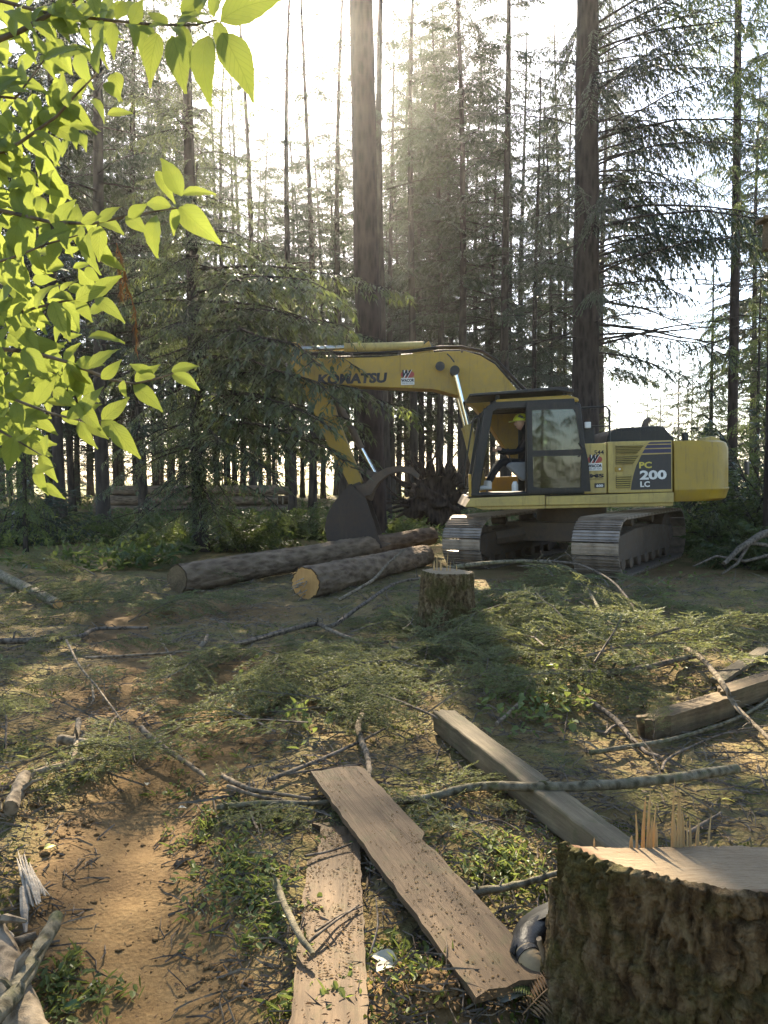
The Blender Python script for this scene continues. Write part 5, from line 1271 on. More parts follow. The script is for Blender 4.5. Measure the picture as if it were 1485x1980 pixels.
stick('short pale stick under the lichen-covered one', [(-10, 1830), (30, 1822), (68, 1808)], 19, 'twig_pale', .03, n=10)
stick('slender curved stick lying over the half buried plank', [(532, 1706), (548, 1745), (575, 1800), (606, 1846)], 15, 'twig_moss', .05, n=10)
stick('dark twig crossing the half buried plank', [(596, 1822), (640, 1787), (694, 1750)], 6, 'twig', .035)
stick('second dark twig beside the one on the half buried plank', [(610, 1800), (655, 1772), (700, 1752)], 5, 'twig', .035)
stick('thin twig across the upper part of the half buried plank', [(590, 1655), (640, 1645), (682, 1630)], 5, 'twig', .03)
stick('thick stick running in behind the large near stump', [(895, 1728), (980, 1715), (1040, 1700), (1085, 1685)], 15, 'twig_moss', .04, n=10)
stick('lichen-white stick standing by the black boot', [(1070, 1935), (1064, 1890), (1052, 1850), (1042, 1815)], 13, 'twig_pale', lifts=(.0, .06, .12, .18), taper=.7)
stick('thin twig rising from the gap between the two planks', [(716, 1845), (730, 1790), (726, 1735)], 4, 'twig', lifts=(.02, .08, .12))
stick('forked twig on the needle litter beyond the large near stump', [(905, 1600), (960, 1585), (1010, 1610)], 4, 'twig', .02)
stick('straight dry stick on the slope above the left sticks', [(310, 1235), (330, 1270), (350, 1300)], 6, 'twig_pale', .02)
stick('short cut branch end with a pale face on the far soil', [(388, 1250), (396, 1240), (402, 1228)], 11, 'twig_pale', .04)
stick('three-pronged branch root at the rim of the bare track', [(430, 1500), (480, 1525), (540, 1535), (600, 1545)], 10, 'twig_pale', .03)
stick('low grey branch beside the pronged root', [(440, 1520), (500, 1540), (560, 1550)], 8, 'twig_pale', .02)
stick('thin bent twig below the stump flank in the slash', [(960, 1400), (1010, 1350), (1030, 1300)], 7, 'twig_pale', .05)
stick('slim branch tip poking from the slash near the picture edge', [(1290, 1222), (1330, 1205), (1390, 1190)], 8, 'twig_pale', .10)
stick('crooked twig end above the rotten beam end', [(1170, 1420), (1185, 1405), (1215, 1395)], 6, 'twig', .03)
# bleached broken wood at the left
bw = empty('broken_wood', G(62, 1722, .0)); tag(bw, 'bleached shattered piece of wood beside the bare track', 'wood')
rw_ = random.Random(9)
for i in range(13):
    f = i / 12; x0, x1 = 34 + 32 * f + rw_.uniform(-3, 3), 58 + 34 * f + rw_.uniform(-4, 4); y0, y1 = 1648 + 30 * f + rw_.uniform(-10, 16), 1752 - 22 * f + rw_.uniform(-12, 10); w_ = rw_.uniform(.004, .009)
    pp = [G(x0 + (x1 - x0) * t_ + rw_.uniform(-2, 2), y0 + (y1 - y0) * t_, .035 + .03 * math.sin(f * 3.1)) - bw.location for t_ in (0, .3, .65, 1)]
    q_ = MB(); q_.tube(pp, [w_ * .15, w_ * .8, w_, w_ * .5], 6, squash=.5, phase=rw_.uniform(0, 2)); q_.build('shard', M['white_wood'], bw, None)
q_ = MB(); q_.tube([G(45, 1715, .04), G(48, 1760, .04), G(50, 1803, .03)], [.012, .015, .005], 5, squash=.6); tag(q_.build('wood_shard', M['white_wood'], None, None), 'narrow bleached sliver pointing down beneath the shattered wood', 'shard')
q_ = MB(); q_.tube([G(-8, 1795, .04), G(12, 1812, .05), G(22, 1818, .04)], [.02, .024, .018], 6, squash=.6); tag(q_.build('wood_shard', M['white_wood'], None, None), 'blunt pale wood scrap at the left edge above the pale log', 'shard')

# ------------------------------------------------------------------ cut green boughs on the ground
def needle_bough(seed, L=1.0, nb=20, lb=.34, needle=.024, droopy=.25):
    rng = np.random.default_rng(seed); tw = []
    ts = np.linspace(0, 1, 7); ax = np.stack([ts * L, rng.normal(0, .02, 7) * L, .10 * np.sin(ts * 3) * L + rng.normal(0, .01, 7)], 1)
    tw.append((ax, .007, .002))
    for i in range(nb):
        s = .12 + .88 * (i + rng.uniform()) / nb; b = np.array([np.interp(s, ts, ax[:, k]) for k in range(3)]); sd_ = 1 if i % 2 else -1
        a_ = R(rng.uniform(38, 68)); ln = lb * (1.1 - .75 * s) * rng.uniform(.7, 1.2)
        d = np.array([math.cos(a_), sd_ * math.sin(a_), rng.uniform(-.25, .25)]); e1 = b + d * ln * .5; e2 = b + d * ln + np.array([0, 0, -droopy * ln * rng.uniform(0, 1)])
        tw.append((np.array([b, e1, e2]), .003, .001))
        for k_ in range(int(ln / .042)):
            f = .2 + .75 * k_ / max(1, ln / .042); bb = b + (e2 - b) * f; s2 = 1 if k_ % 2 else -1
            dd = np.array([d[0] * .75 - s2 * d[1] * .65, d[1] * .75 + s2 * d[0] * .65, d[2] + rng.uniform(-.35, .2)]); l2 = .10 * (1.15 - .6 * f) * rng.uniform(.6, 1.2)
            tw.append((np.array([bb, bb + dd * l2]), .0016, .0008))
    NB, ND_, NL = [], [], []
    wv, wf = [], []
    for pts, r0, r1 in tw:
        o = len(wv)
        for i, p in enumerate(pts):
            r = r0 + (r1 - r0) * i / (len(pts) - 1)
            wv += [p + np.array([0, r, 0]), p + np.array([0, -r * .5, r]), p + np.array([0, -r * .5, -r])]
        for i in range(len(pts) - 1):
            for k_ in range(3): wf.append((o + i * 3 + k_, o + i * 3 + (k_ + 1) % 3, o + i * 3 + 3 + (k_ + 1) % 3, o + i * 3 + 3 + k_))
        if r0 > .005: pts = pts[2:]
        for i in range(len(pts) - 1):
            sg = pts[i + 1] - pts[i]; ln = np.linalg.norm(sg); t_ = sg / ln
            m_ = int(ln / .0055); f = (np.arange(m_) + rng.uniform(0, 1, m_)) / m_
            sd_ = np.where(np.arange(m_) % 2 == 0, 1, -1); pr = np.array([-t_[1], t_[0], 0])
            dd = t_ * .75 + pr * sd_[:, None] * .8 + np.stack([np.zeros(m_), np.zeros(m_), rng.uniform(-.15, .5, m_)], 1)
            NB.append(pts[i] + sg * f[:, None]); ND_.append(dd / np.linalg.norm(dd, axis=1, keepdims=True)); NL.append(needle * rng.uniform(.7, 1.2, m_))
    NB, ND_, NL = np.concatenate(NB), np.concatenate(ND_), np.concatenate(NL)
    w_ = np.cross(ND_, rng.normal(0, 1, ND_.shape)); w_ /= np.linalg.norm(w_, axis=1, keepdims=True) + 1e-9; w_ *= .0021
    q = np.stack([NB + w_, NB + ND_ * NL[:, None] * .6 + w_ * 1.3, NB + ND_ * NL[:, None], NB - w_], 1).reshape(-1, 3)
    nq = len(NB); V_ = np.concatenate([q, np.array(wv)]); F_ = np.concatenate([np.arange(nq * 4).reshape(-1, 4), np.array(wf) + nq * 4])
    me = np_mesh('fir_bough_%d' % seed, V_, F_, np.concatenate([np.zeros(nq), np.ones(len(wf))])); me.materials.append(M['needle_cut']); me.materials.append(M['twig']); return me
NBO = [needle_bough(200 + i, 1.0, 18 + 2 * i, .30 + .03 * i) for i in range(5)]
NBS = [needle_bough(210 + i, .45, 9, .17) for i in range(3)]
rb = random.Random(31)
def bough(label, px, py, az, s=1.0, lift=.03, tilt=None, small=False, group='cut green boughs', mesh=None):
    p = G(px, py, lift); me = mesh or rb.choice(NBS if small else NBO)
    o = link_mesh('fir_bough', me, None, p); o.scale = (s, s, s)
    o.rotation_euler = (rb.uniform(-.4, .4), rb.uniform(-.12, .18) if tilt is None else tilt, R(az)); return tag(o, label, 'bough', group)
for (px, py, az, s, lift, tilt, lab) in (
    (1000, 1092, -20, 1.0, .52, .25, 'green bough hanging from the arched branch nearest the middle stump'),
    (1080, 1098, -50, 1.1, .50, .45, 'feathery bough drooping from the crest of the arched branch'),
    (1150, 1128, -60, 1.0, .40, .50, 'drooping bough on the outer fork of the arched branch'),
    (1120, 1160, -80, 1.1, .30, .4, 'bough trailing down the front of the green slash heap'),
    (895, 1105, 150, .55, .58, .3, 'small bough lying over the rim of the middle stump'),
    (925, 1260, 200, 1.0, .10, 0, 'broad bough at the foot of the middle stump'),
    (850, 1300, 190, 1.0, .08, 0, 'grey-green bough spread before the middle stump'),
    (20, 1480, 10, .8, .10, 0, 'pale silvery bough at the left edge above the sticks'),
    (590, 1400, 215, 1.1, .06, 0, 'broad bough spread over the far bend of the bare track'),
    (660, 1330, 230, 1.0, .06, 0, 'bough with a bright green tip beside the pale crooked stick'),
    (400, 1270, -100, 1.0, .10, .1, 'bough drooping below the thin sapling stem'),
    (330, 1265, -70, .9, .10, .1, 'bough hanging at the left end of the sapling stem'),
    (470, 1245, -110, .9, .10, .1, 'bough hanging midway along the sapling stem'),
    (1165, 1330, 170, .8, .08, 0, 'bluish bough tuft above the straight slanting stick'),
    (640, 1575, 190, .45, .08, 0, 'small fir sprig caught beside the head of the half buried plank'),
    (1265, 1425, 60, .3, .06, -.5, 'tiny upright fir sprig before the rotten beam end'),
    (1100, 1510, 100, .4, .10, 0, 'small sprig lying on the grey beam behind the long branch'),
    (850, 1530, 20, .45, .04, 0, 'small sprig under the thin end of the long bare branch')):
    bough(lab, px, py, az, s, lift, tilt)
REG = [('cut bough in the green slash heap right of the middle stump', 'boughs of the slash heap', (960, 1260), (1120, 1280), 24, (.9, 1.45)),
       ('cut bough in the slash between middle stump and grey beam', 'boughs between stump and beam', (620, 1000), (1210, 1345), 34, (.6, 1.1)),
       ('cut bough on the ground beyond the beams', 'boughs beyond the beams', (1240, 1500), (1110, 1240), 22, (.6, 1.2)),
       ('cut bough between the bare track and the crooked stick', 'boughs beside the track', (470, 710), (1220, 1420), 15, (.55, 1.1)),
       ('cut bough in the brush beyond the dark curved branch', 'boughs at the far left', (-20, 320), (1020, 1210), 20, (.8, 1.5)),
       ('cut bough in the litter above the crossing sticks', 'boughs above the crossing sticks', (-20, 240), (1230, 1420), 9, (.5, .9)),
       ('small cut sprig lying in the litter around the planks', 'sprigs round the planks', (400, 1060), (1420, 1640), 16, None)]
for lab0, grp, xr, yr, n, sr in REG:
    spots = []
    while len(spots) < n:
        c_ = (rb.uniform(*xr), rb.uniform(*yr))
        if 540 < c_[0] < 1000 and abs(c_[0] - (645 + (c_[1] - 1490) * .83)) < 110 and c_[1] > 1420: continue
        if 800 < c_[0] < 1240 and abs(c_[0] - (850 + (c_[1] - 1350) * 1.28)) < 70: continue
        spots.append(c_)
    spots.sort()
    for i, (px, py) in enumerate(spots):
        lab = lab0 + ', %s from the left' % ORD[i]
        if sr is None: bough(lab, px, py, rb.uniform(0, 360), rb.uniform(.45, .9), .015, small=True, group=grp)
        else: bough(lab, px, py, rb.uniform(0, 360), rb.uniform(*sr), rb.uniform(.03, .16) if 'heap' not in grp else rb.uniform(.05, .5) * (1 - .7 * abs(px - 1110) / 150), group=grp)

# ------------------------------------------------------------------ litter: twigs, chips, moss, weeds (uncountable)
rng = np.random.default_rng(21)
def rand_ground(n, y0, y1, pw=1.6):
    y = y0 + (y1 - y0) * rng.uniform(0, 1, n) ** pw; x = rng.uniform(-1, 1, n) * (y * .53 + .3); return x, y
x, y = rand_ground(21000, 1.5, 11.5)
k = path_dist(x, y) > .30 * rng.uniform(.2, 1.6, len(x)); x, y = x[k], y[k]; n = len(x)
az = rng.uniform(0, 6.28, n); el = rng.normal(.05, .18, n); L = rng.uniform(.03, .16, n) * (1 + 3.2 * ((rng.uniform(0, 1, n) > .965) & (y > 3.2))); w0 = rng.uniform(.0011, .0030, n) * (1 + y * .06) * (1 + .8 * (L > .17))
d = np.stack([np.cos(az) * np.cos(el), np.sin(az) * np.cos(el), np.sin(el)], 1); b = gpts(x, y, .006) - d * L[:, None] * .5; b[:, 2] = np.maximum(b[:, 2], gh(b[:, 0], b[:, 1]) - .003)
s = np.stack([-np.sin(az), np.cos(az), np.zeros(n)], 1) * w0[:, None]; u_ = np.zeros((n, 3)); u_[:, 2] = w0 * 1.6
bend = rng.normal(0, 1, (n, 3)) * np.minimum(.12 * L, .010 + .02 * L)[:, None]; bend[:, 2] = np.abs(bend[:, 2]) * .6
m_ = b + d * L[:, None] * .5 + bend; e_ = b + d * L[:, None]
Vt = np.stack([b - s, b + s, b + u_, m_ - s, m_ + s, m_ + u_, e_], 1).reshape(-1, 3); i0 = np.arange(n)[:, None] * 7
Ft = np.concatenate([i0 + np.array([[0, 1, 4, 3]]), i0 + np.array([[1, 2, 5, 4]]), i0 + np.array([[2, 0, 3, 5]])]); tr_ = np.concatenate([i0 + np.array([[3, 4, 6, 6]]), ])
half = rng.uniform(0, 1, n) > .72
def litter(name, lab, mat, sel):
    ids = np.where(sel)[0]; V2 = Vt.reshape(-1, 7, 3)[ids].reshape(-1, 3); j0 = np.arange(len(ids))[:, None] * 7
    F2 = np.concatenate([j0 + np.array([[0, 1, 4, 3]]), j0 + np.array([[1, 2, 5, 4]]), j0 + np.array([[2, 0, 3, 5]])])
    F3 = np.concatenate([j0 + np.array([[3, 4, 6]]), j0 + np.array([[4, 5, 6]]), j0 + np.array([[5, 3, 6]])])
    me = bpy.data.meshes.new(name); me.from_pydata(V2.tolist(), [], F2.tolist() + F3.tolist()); tag(link_mesh(name, me, mats=[M[mat]]), lab, 'litter', kind='stuff')
litter('twig_litter', 'small dark twigs littering the whole forest floor', 'twig', ~half)
litter('twig_litter', 'small pale twigs and stalks littering the whole forest floor', 'twig_pale', half)
x, y = rand_ground(26000, 1.5, 11.5)
k = path_dist(x, y) > .22 * rng.uniform(-.3, 1.6, len(x)); x, y = x[k], y[k]
scatter_leaves('needle_litter', gpts(x, y, .001), rng, .017, .26, (-.1, .6), 'leaf_brown', 'brown needles and leaf scraps strewn over the forest floor', 'litter')
x, y = rand_ground(5200, 1.5, 9); k = path_dist(x, y) > .34; x, y = x[k], y[k]; k = fbm(x * 1.6, y * 1.6, seed=60) > .12; x, y = x[k], y[k]
scatter_leaves('moss_tufts', gpts(x, y, -.004), rng, .022, .5, (.3, 1.4), 'moss', 'yellow-green moss tufts on the forest floor', 'moss', bunch=7, rise=.015)
def patch(cx, cy, sx, sy, n):
    px = rng.normal(cx, sx, n); py = rng.normal(cy, sy, n); return np.array([tuple(G(a_, b_)) for a_, b_ in zip(px, py)])
pw = np.concatenate([patch(470, 1690, 55, 60, 80), patch(430, 1600, 60, 30, 34), patch(520, 1760, 35, 50, 36), patch(90, 1930, 60, 35, 60), patch(990, 1670, 60, 40, 60), patch(620, 1940, 50, 25, 18), patch(760, 1860, 40, 30, 20), patch(850, 1600, 90, 60, 30), patch(350, 1480, 60, 40, 25)])
scatter_leaves('weeds', pw, rng, .030, .50, (.0, 1.1), 'weed', 'glossy green weeds sprouting beside the bare track and the planks', 'weeds', bunch=7, rise=.030)
scatter_leaves('grass_blades', pw[::2], rng, .07, .10, (.2, 1.2), 'weed', 'thin grass blades among the weeds beside the bare track', 'grass', bunch=4, rise=.01)
x, y = rand_ground(2800, 3.6, 12, 1.2); k = (path_dist(x, y) > .35) & (fbm(x * 1.1, y * 1.1, seed=61) > .02); x, y = x[k], y[k]
scatter_leaves('slash_sprigs', gpts(x, y, .0), rng, .07, .16, (-.05, .7), 'needle_cut', 'small broken green sprigs strewn through the slash', 'sprigs', bunch=4, rise=.03)
pw = np.concatenate([patch(1010, 1190, 60, 30, 130), patch(1080, 1330, 60, 35, 60), patch(1030, 1390, 50, 30, 40), patch(1290, 1230, 60, 25, 50), patch(1270, 1130, 40, 20, 40), patch(950, 1340, 50, 30, 25), patch(520, 1370, 60, 40, 40), ])
scatter_leaves('weeds', pw, rng, .065, .6, (.2, 1.2), 'weed', 'bright sunlit weeds growing through the slash', 'weeds', bunch=4, rise=.10)
# soil clods along the track
def clods(name, lab, n, src):
    base = MB(); ball(base, (0, 0, 0), 1, 0, 7, 5); bv = np.array(base.v); bf = np.array(base.f); Vv, Fv = [], []
    for i, (x_, y_, s_) in enumerate(src):
        dis = 1 + .55 * vnoise(bv[:, 0] * 1.9 + i, bv[:, 1] * 1.9, bv[:, 2] * 1.9, i % 17)
        v_ = bv * dis[:, None] * np.array([1.3, 1, .5]) * s_; a_ = rng.uniform(0, 6.28); c_, s2 = math.cos(a_), math.sin(a_)
        v_ = np.stack([v_[:, 0] * c_ - v_[:, 1] * s2 + x_, v_[:, 0] * s2 + v_[:, 1] * c_ + y_, v_[:, 2] + ghs(x_, y_) + s_ * .2], 1); Fv.append(bf + len(Vv) * len(bv)); Vv.append(v_)
    tag(link_mesh(name, np_mesh(name, np.concatenate(Vv), np.concatenate(Fv), smooth=True), mats=[M['soil']]), lab, 'soil', kind='stuff')
t = NT('loose_soil'); v = t.coords(); n2 = t.noise(v, 60, 6, .7); M['soil'] = t.done(t.pbr(t.ramp(n2, [(.3, (.10, .060, .025)), (.7, (.22, .14, .062))]), .95, t.bump(n2, .8, .01), .1))
src = []
while len(src) < 560:
    k_ = rng.integers(len(PATH) - 2) ; f = rng.uniform(); c = PATH[k_] * (1 - f) + PATH[k_ + 1] * f; x_, y_ = c[0] + rng.normal(0, .42), c[1] + rng.normal(0, .3)
    src.append((x_, y_, .002 + .008 * rng.uniform() ** 4 + .0008 * y_))
for (px, py, n_) in ((60, 1560, 60), (390, 1640, 50), (430, 1900, 60), (830, 1915, 260), (640, 1700, 12), (130, 1600, 50)):
    for i in range(n_):
        p = G(rng.normal(px, 45), rng.normal(py, 25)); src.append((p.x, p.y, .003 + .014 * rng.uniform() ** 3))
clods('soil_clods', 'crumbs and clods of brown earth along the bare track', 0, src)

# ------------------------------------------------------------------ single leaves on the ground
def leaf_mesh(name, L=1.0, wd=.52, curl=.25, fold=.18, seed=0, nu=10, nv=6):
    rng_ = random.Random(seed); vs, uv, fs = [], [], []
    for i in range(nu + 1):
        t_ = i / nu; w_ = wd * (math.sin(math.pi * t_ ** .80) ** .95 if 0 < t_ < 1 else 0) * (1.1 - .38 * t_); w_ = max(w_, .004)
        for j in range(nv + 1):
            f = 2 * j / nv - 1; y_ = f * w_ / 2
            rip = .012 * L * math.sin(t_ * 30 + abs(f) * -7) * abs(f)
            vs.append((t_ * L, y_ + .02 * L * math.sin(t_ * 5 + seed), -curl * L * (t_ - .25) ** 2 + fold * abs(y_) + rip + .05 * math.sin(t_ * 4 + seed * 2) * f * wd)); uv.append((t_, f * w_ / wd))
    for i in range(nu):
        for j in range(nv): a_ = i * (nv + 1) + j; fs.append((a_, a_ + nv + 1, a_ + nv + 2, a_ + 1))
    me = bpy.data.meshes.new(name); me.from_pydata(vs, [], fs); l_ = me.uv_layers.new(name='UVMap')
    for p in me.polygons:
        p.use_smooth = True
        for li in p.loop_indices: l_.data[li].uv = uv[me.loops[li].vertex_index]
    return me
for (px, py, sz, mat, lab, az) in ((910, 1462, .075, 'leaf_yellow', 'pale yellow leaf lying beside the grey beam', 70), (868, 1597, .055, 'leaf_pale', 'round pale leaf on the litter beside the wide plank', 10), (708, 1684, .085, 'leaf_green', 'broad ribbed green leaf between the two planks', 20),
                                   (768, 1862, .085, 'leaf_pale', 'whitish leaf underside between the planks near the bottom', 160), (728, 1878, .07, 'leaf_pale', 'small whitish leaf left of the other pale one between the planks', 40), (645, 1910, .06, 'leaf_pale', 'pale leaf on the lower half buried plank', 100),
                                   (628, 1888, .07, 'leaf_green', 'green leaf on the lower half buried plank', 200), (848, 1485, .035, 'leaf_pale', 'tiny pinkish pale leaf above the wide plank', 0), (172, 1910, .04, 'leaf_pale', 'spoon-shaped pale leaf in the lower left weeds', 60),
                                   (345, 1562, .04, 'leaf_pale', 'pale curled leaf on the bare track', 30), (285, 1518, .045, 'leaf_pale', 'pale leaf at the upper end of the bare track', 120), (1395, 1545, .06, 'leaf_yellow', 'narrow yellow leaf in the litter behind the stump splinters', -20),
                                   (640, 1868, .05, 'leaf_brown', 'rusty leaf on the soil at the foot of the planks', 80), (960, 1935, .09, 'leaf_pale', 'large bleached leaf at the bottom edge beside the stump', 10), (880, 1180, .12, 'leaf_yellow', 'pale leaf beside the foot of the middle stump', 50),
                                   (85, 1640, .05, 'leaf_yellow', 'bright yellow-green leaf by the bleached wood', 45), (156, 1945, .06, 'leaf_green', 'green leaf lying near the smooth pale log', 190)):
    o = link_mesh('fallen_leaf', leaf_mesh('fallen_leaf', sz, sz * .6, .4, .3, px), None, G(px, py, .02), [M[mat]]); o.rotation_euler = (rb.uniform(-.5, .3), rb.uniform(-.4, .1), R(az)); tag(o, lab, 'leaf', 'single leaves on the ground')

# ------------------------------------------------------------------ rubber boot, fern
bt_ = empty('rubber_boot', G(1042, 1872, .0)); tag(bt_, 'black rubber boot lying on its side behind the large near stump', 'boot')
def bp(px, py, h, dy=0.0): p = G(px, py, h) - bt_.location; p.y += dy; return p
q_ = MB(); q_.tube([bp(1100, 1782, .06), bp(1062, 1786, .07), bp(1036, 1798, .078), bp(1020, 1818, .08), bp(1016, 1838, .08), bp(1022, 1852, .08)], [.036, .040, .041, .039, .036, .034], 18); q_.build('upper', M['boot'], bt_, 60)
q_ = MB(); q_.tube([bp(1017, 1842, .082), bp(1024, 1856, .082), bp(1038, 1872, .078), bp(1052, 1884, .072), bp(1062, 1892, .066)], [.0355, .037, .037, .031, .010], 18); q_.build('toe_cap', M['boot_sole'], bt_, 60)
q_ = MB(); q_.tube([bp(1018, 1845, .083), bp(1023, 1853, .083)], [.0385, .0385], 18); q_.build('rubber_seam', M['boot'], bt_, 60)
fo, fi = [(1092, 1742), (1060, 1746), (1034, 1758), (1008, 1778), (992, 1804), (984, 1836)], [(1094, 1776), (1066, 1780), (1042, 1790), (1020, 1806), (1004, 1826), (996, 1852)]
q_ = MB(); vs = []
for k_, (o1, i1) in enumerate(zip(fo, fi)):
    for f in (0, .35, .7, 1): vs.append(bp(o1[0] + (i1[0] - o1[0]) * f, o1[1] + (i1[1] - o1[1]) * f, .10 + .045 * math.sin(f * 2.6) - .012 * k_))
q_.add(vs, [(a_ * 4 + j, a_ * 4 + j + 1, a_ * 4 + j + 5, a_ * 4 + j + 4) for a_ in range(5) for j in range(3)]); qo = q_.build('folded_shaft', M['boot'], bt_, 60)
sm_ = qo.modifiers.new('thick', 'SOLIDIFY'); sm_.thickness = .004
def fern(label, px, py, az, L, n, lift, mat='weed'):
    mb = MB(); pts = [Vector((t_ * L, 0, .30 * L * math.sin(t_ * 2.4))) for t_ in np.linspace(0, 1, 9)]; mb.tube(pts, [.002] * 9, 5)
    for i in range(n):
        t_ = .12 + .86 * i / n; p = Vector((t_ * L, 0, .30 * L * math.sin(t_ * 2.4))); ln = L * .34 * math.sin(math.pi * (t_ * .86 + .12)); 
        for sd_ in (-1, 1):
            e_ = p + Vector((ln * .35, sd_ * ln, -.18 * ln)); w_ = L * .030; m_ = p.lerp(e_, .4)
            mb.add([p, m_ + Vector((w_, 0, .004)), e_, m_ - Vector((w_, 0, -.004))], [(0, 1, 2, 3)])
    o = mb.build('fern_frond', M[mat], None, None); o.location = G(px, py, lift); o.rotation_euler = (.3, -.1, R(az)); return tag(o, label, 'fern')
fern('pale green fern frond against the foot of the large near stump', 1072, 1938, 190, .17, 20, .03)
fern('small fern frond behind the pale one by the stump', 1062, 1960, 165, .13, 16, .02)
fern('brown withered frond in the bottom corner by the stump', 1010, 1962, 30, .17, 18, .04, 'leaf_brown')

# ------------------------------------------------------------------ wooden box on the edge trunk
bxp = P(1492, 455, 12.75); nb_ = empty('nest_box', bxp); tag(nb_, 'dark wooden box with a flat lid fixed to the trunk at the right edge', 'box')
q_ = MB(); q_.box((0, 0, -.02), (.22, .2, .46)); q_.build('body', M['brown_wood'], nb_, 40, .01)
q_ = MB(); q_.box((-.02, -.02, .25), (.40, .32, .06)); q_.build('lid', M['brown_wood'], nb_, 40, .01)

# ------------------------------------------------------------------ sunlit leafy branches hanging in from the left
lt = empty('broadleaf_tree', (-1.9, 1.6, ghs(-1.9, 1.6))); tag(lt, 'young broadleaf tree with sunlit yellow-green leaves hanging in from the left', 'tree')
LP = lt.location.copy()
LM = [leaf_mesh('leaf', .085, .036 + .004 * (i % 4), .15 + .65 * (i % 5) / 4, .10 + .25 * (i % 3) / 2, i) for i in range(11)]
for m_ in LM: m_.materials.append(M['leaf'])
RIGHT, UP, FWD = Vector((1, 0, 0)), Vector((0, SP, CP)), Vector((0, CP, -SP))
rf_ = random.Random(17)
NLEAF = 0
def leaf(px, py, ang, size, Y, face=None, wob=.45):
    """leaf with its base at a point, tip towards image angle ang (degrees, 0 right, 90 up)"""
    global NLEAF
    b = P(px, py, Y); a_ = R(ang)
    x_ = (RIGHT * math.cos(a_) + UP * math.sin(a_) + FWD * rf_.uniform(-wob, wob) * .8).normalized()
    z_ = (-FWD + RIGHT * rf_.uniform(-wob, wob) * 1.3 + UP * (rf_.uniform(-wob, wob) * 1.3 + .25)); 
    if face is not None: z_ = face
    y_ = z_.cross(x_).normalized(); z_ = x_.cross(y_)
    m = Matrix((x_, y_, z_)).transposed().to_4x4() @ Matrix.Scale(size / .085, 4); m.translation = b - LP
    o = link_mesh('leaf', rf_.choice(LM), lt); o.matrix_local = m; NLEAF += 1
    return o
def twig(pts, r0, r1, Y0, Y1):
    pp = [P(px, py, Y0 + (Y1 - Y0) * i / (len(pts) - 1)) - LP for i, (px, py) in enumerate(pts)]
    mb = MB(); mb.tube(pp, [r0 + (r1 - r0) * i / (len(pp) - 1) for i in range(len(pp))], 7); return mb.build('twig', M['twig'], lt, 60)
TW = [([(-60, 100), (40, 60), (110, 20), (180, -20)], .006, .003, 1.5, 1.5),
      ([(-40, -10), (90, 25), (200, 38), (300, 48), (380, 48), (420, 38)], .004, .0013, 1.55, 1.35),
      ([(-60, 330), (40, 275), (110, 225), (150, 180), (190, 140)], .004, .0013, 1.5, 1.4),
      ([(-60, 395), (30, 413), (100, 430), (180, 432), (260, 415), (345, 402)], .005, .0013, 1.55, 1.3),
      ([(-60, 520), (20, 500), (90, 472), (150, 455)], .003, .0012, 1.45, 1.4),
      ([(-60, 660), (0, 675), (60, 680), (130, 700), (215, 735), (260, 742), (300, 733), (335, 722)], .005, .001, 1.5, 1.3),
      ([(-60, 600), (30, 605), (110, 585), (190, 570)], .004, .0012, 1.5, 1.4),
      ([(-60, 720), (20, 770), (100, 800), (165, 815), (215, 812)], .004, .001, 1.5, 1.35),
      ([(-60, 800), (30, 850), (80, 880)], .003, .001, 1.45, 1.4),
      ([(-60, 180), (30, 190), (60, 150), (90, 110)], .003, .001, 1.4, 1.4)]
for tw_ in TW: twig(*tw_)
tk = MB(); tk.tube([(0, 0, -.1), (.05, -.02, .8), (0.0, 0, 1.6), (-.1, 0, 2.4), (-.12, .02, 3.2)], [.05, .045, .04, .03, .02], 12); tk.build('trunk', M['twig_moss'], lt, 60)
NAMED = [(303, 62, 258, 88), (345, 68, 265, 70), (334, 68, 282, 98), (400, 66, 262, 108), (430, 60, 300, 115), (425, 38, 20, 120), (385, 25, 85, 50), (325, 45, 150, 46), (350, 25, 30, 55), (300, 330, -55, 60), (352, 378, 118, 80), (352, 376, 10, 60), (345, 400, -40, 118 * .85), (338, 400, -95, 50), (300, 415, -100, 72), (330, 398, 170, 55),
         (215, 818, -52, 75), (332, 716, 8, 56), (334, 722, -30, 58), (296, 726, 150, 52), (262, 738, 40, 58), (258, 742, -40, 70), (300, 728, 175, 30), (165, 815, -35, 55), (130, 700, -60, 90), (75, 880, -55, 60), (85, 935, -40, 45), (60, 912, 20, 40), (70, 905, -70, 52), (150, 780, -50, 60)]
for (px, py, an, sz) in NAMED: leaf(px, py, an, sz / F * 1.38, 1.35 + rf_.uniform(-.06, .06), wob=.25)
for pts, r0, r1, Y0, Y1 in TW:        # pairs of leaves along every twig
    for i in range(len(pts) - 1):
        (xa, ya), (xb, yb) = pts[i], pts[i + 1]; sg = math.degrees(math.atan2(-(yb - ya), xb - xa)); m_ = max(1, int(math.hypot(xb - xa, yb - ya) / 30))
        for k_ in range(m_):
            f = (k_ + rf_.random()) / m_; px, py = xa + (xb - xa) * f, ya + (yb - ya) * f
            if px < -50 or (px > 265 and py > 100): continue
            for sd_ in (-1, 1):
                if rf_.random() < .85: leaf(px + rf_.uniform(-6, 6), py + rf_.uniform(-6, 6), sg + sd_ * rf_.uniform(25, 95) - 15, rf_.uniform(36, 78) / F * 1.42, Y0 + (Y1 - Y0) * (i + f) / (len(pts) - 1) + rf_.uniform(-.10, .06))
def edge_x(py):   # outline of the leafy mass
    return float(np.interp(py, [0, 120, 200, 300, 380, 430, 560, 640, 700, 780, 830, 900, 940], [300, 250, 265, 150, 190, 240, 215, 215, 190, 170, 140, 70, 30]))
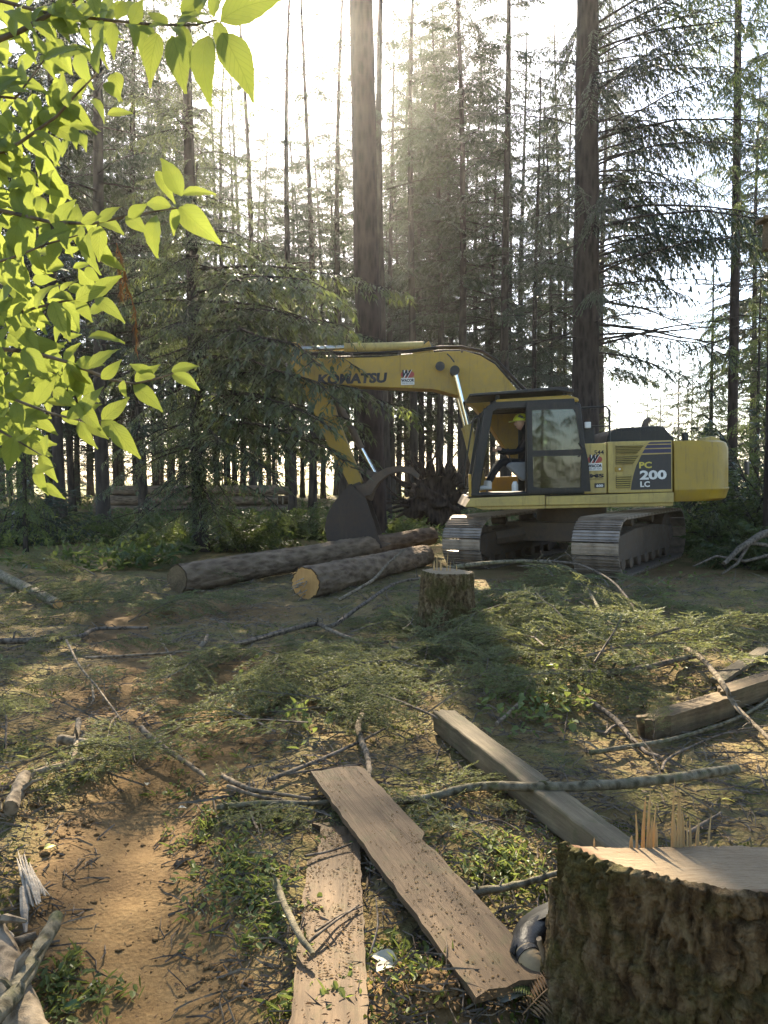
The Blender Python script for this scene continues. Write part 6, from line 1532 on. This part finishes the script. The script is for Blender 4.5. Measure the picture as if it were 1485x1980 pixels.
while NLEAF < 300:
    py = rf_.uniform(-20, 890); px = rf_.uniform(-40, edge_x(max(0, py)) - 30)
    if 260 < py < 330 and px > 90 and rf_.random() < .6: continue
    leaf(px, py, rf_.choice((-60, -110, -30, 20, 150, -80)) + rf_.uniform(-35, 35), rf_.uniform(34, 74) / F * 1.5, rf_.uniform(1.38, 1.75))
JV, JF, JU = [], [], []
for i in range(190):
    py = rf_.uniform(-20, 880); px = rf_.uniform(-50, max(10, edge_x(max(0, py)) - 75)); Y = rf_.uniform(1.45, 1.85); me_ = rf_.choice(LM); a_ = R(rf_.choice((-60, -110, -30, 20, 150, -80)) + rf_.uniform(-35, 35))
    x_ = (RIGHT * math.cos(a_) + UP * math.sin(a_) + FWD * rf_.uniform(-.4, .4)).normalized(); z_ = -FWD + RIGHT * rf_.uniform(-.6, .6) + UP * rf_.uniform(-.3, .8); y_ = z_.cross(x_).normalized()
    m = Matrix((x_, y_, x_.cross(y_))).transposed().to_4x4() @ Matrix.Scale(rf_.uniform(34, 74) / F * 1.6 / .085, 4); m.translation = P(px, py, Y) - LP; o0 = len(JV)
    JV += [tuple(m @ v_.co) for v_ in me_.vertices]
    for p in me_.polygons: JF.append(tuple(o0 + k_ for k_ in p.vertices)); JU += [tuple(me_.uv_layers[0].data[li].uv) for li in p.loop_indices]
jm = bpy.data.meshes.new('leaves'); jm.from_pydata(JV, [], JF); l_ = jm.uv_layers.new(name='UVMap'); l_.data.foreach_set('uv', np.array(JU, np.float32).ravel()); jm.polygons.foreach_set('use_smooth', [True] * len(jm.polygons))
tag(link_mesh('leaves', jm, lt, mats=[M['leaf']]), kind='stuff')
ds = empty('dead_sprig', P(238, 500, 1.7)); tag(ds, 'drooping rust-brown dead conifer sprig hanging among the sunlit leaves', 'sprig')
for i, (pts) in enumerate((((225, 470), (240, 520), (246, 570)), ((240, 540), (262, 600), (264, 680)), ((228, 500), (232, 540), (234, 575)))):
    pp = [P(px, py, 1.7) - ds.location for px, py in pts]; mb = MB(); mb.tube(pp, [.0015, .001, .0006], 4)
    for k_ in range(46):
        f = rf_.random() * 2; j = min(1, int(f)); p = pp[j].lerp(pp[j + 1], f - j); d = Vector((rf_.uniform(-.6, .6), rf_.uniform(-.4, .4), -1)).normalized() * rf_.uniform(.012, .03); s_ = Vector((.0012, 0, .0))
        mb.add([p - s_, p + s_, p + d], [(0, 1, 2)])
    mb.build('dead_needles', M['needle_dead'], ds, None)

# ------------------------------------------------------------------ dusty air
hb = MB(); hb.box((0, 305, 17.5), (1300, 720, 42)); ho = hb.build('haze', [], None, None)
hm_ = bpy.data.materials.new('dusty_air'); hm_.use_nodes = True; hn = hm_.node_tree; hn.nodes.clear()
o_ = hn.nodes.new('ShaderNodeOutputMaterial'); pv = hn.nodes.new('ShaderNodeVolumePrincipled'); hn.links.new(pv.outputs[0], o_.inputs['Volume'])
pv.inputs['Color'].default_value = (.95, .94, .92, 1); pv.inputs['Density'].default_value = 0.00045; pv.inputs['Anisotropy'].default_value = 0.8
ho.data.materials.append(hm_); tag(ho, 'thin dusty haze hanging in the clearing', 'haze', kind='stuff')
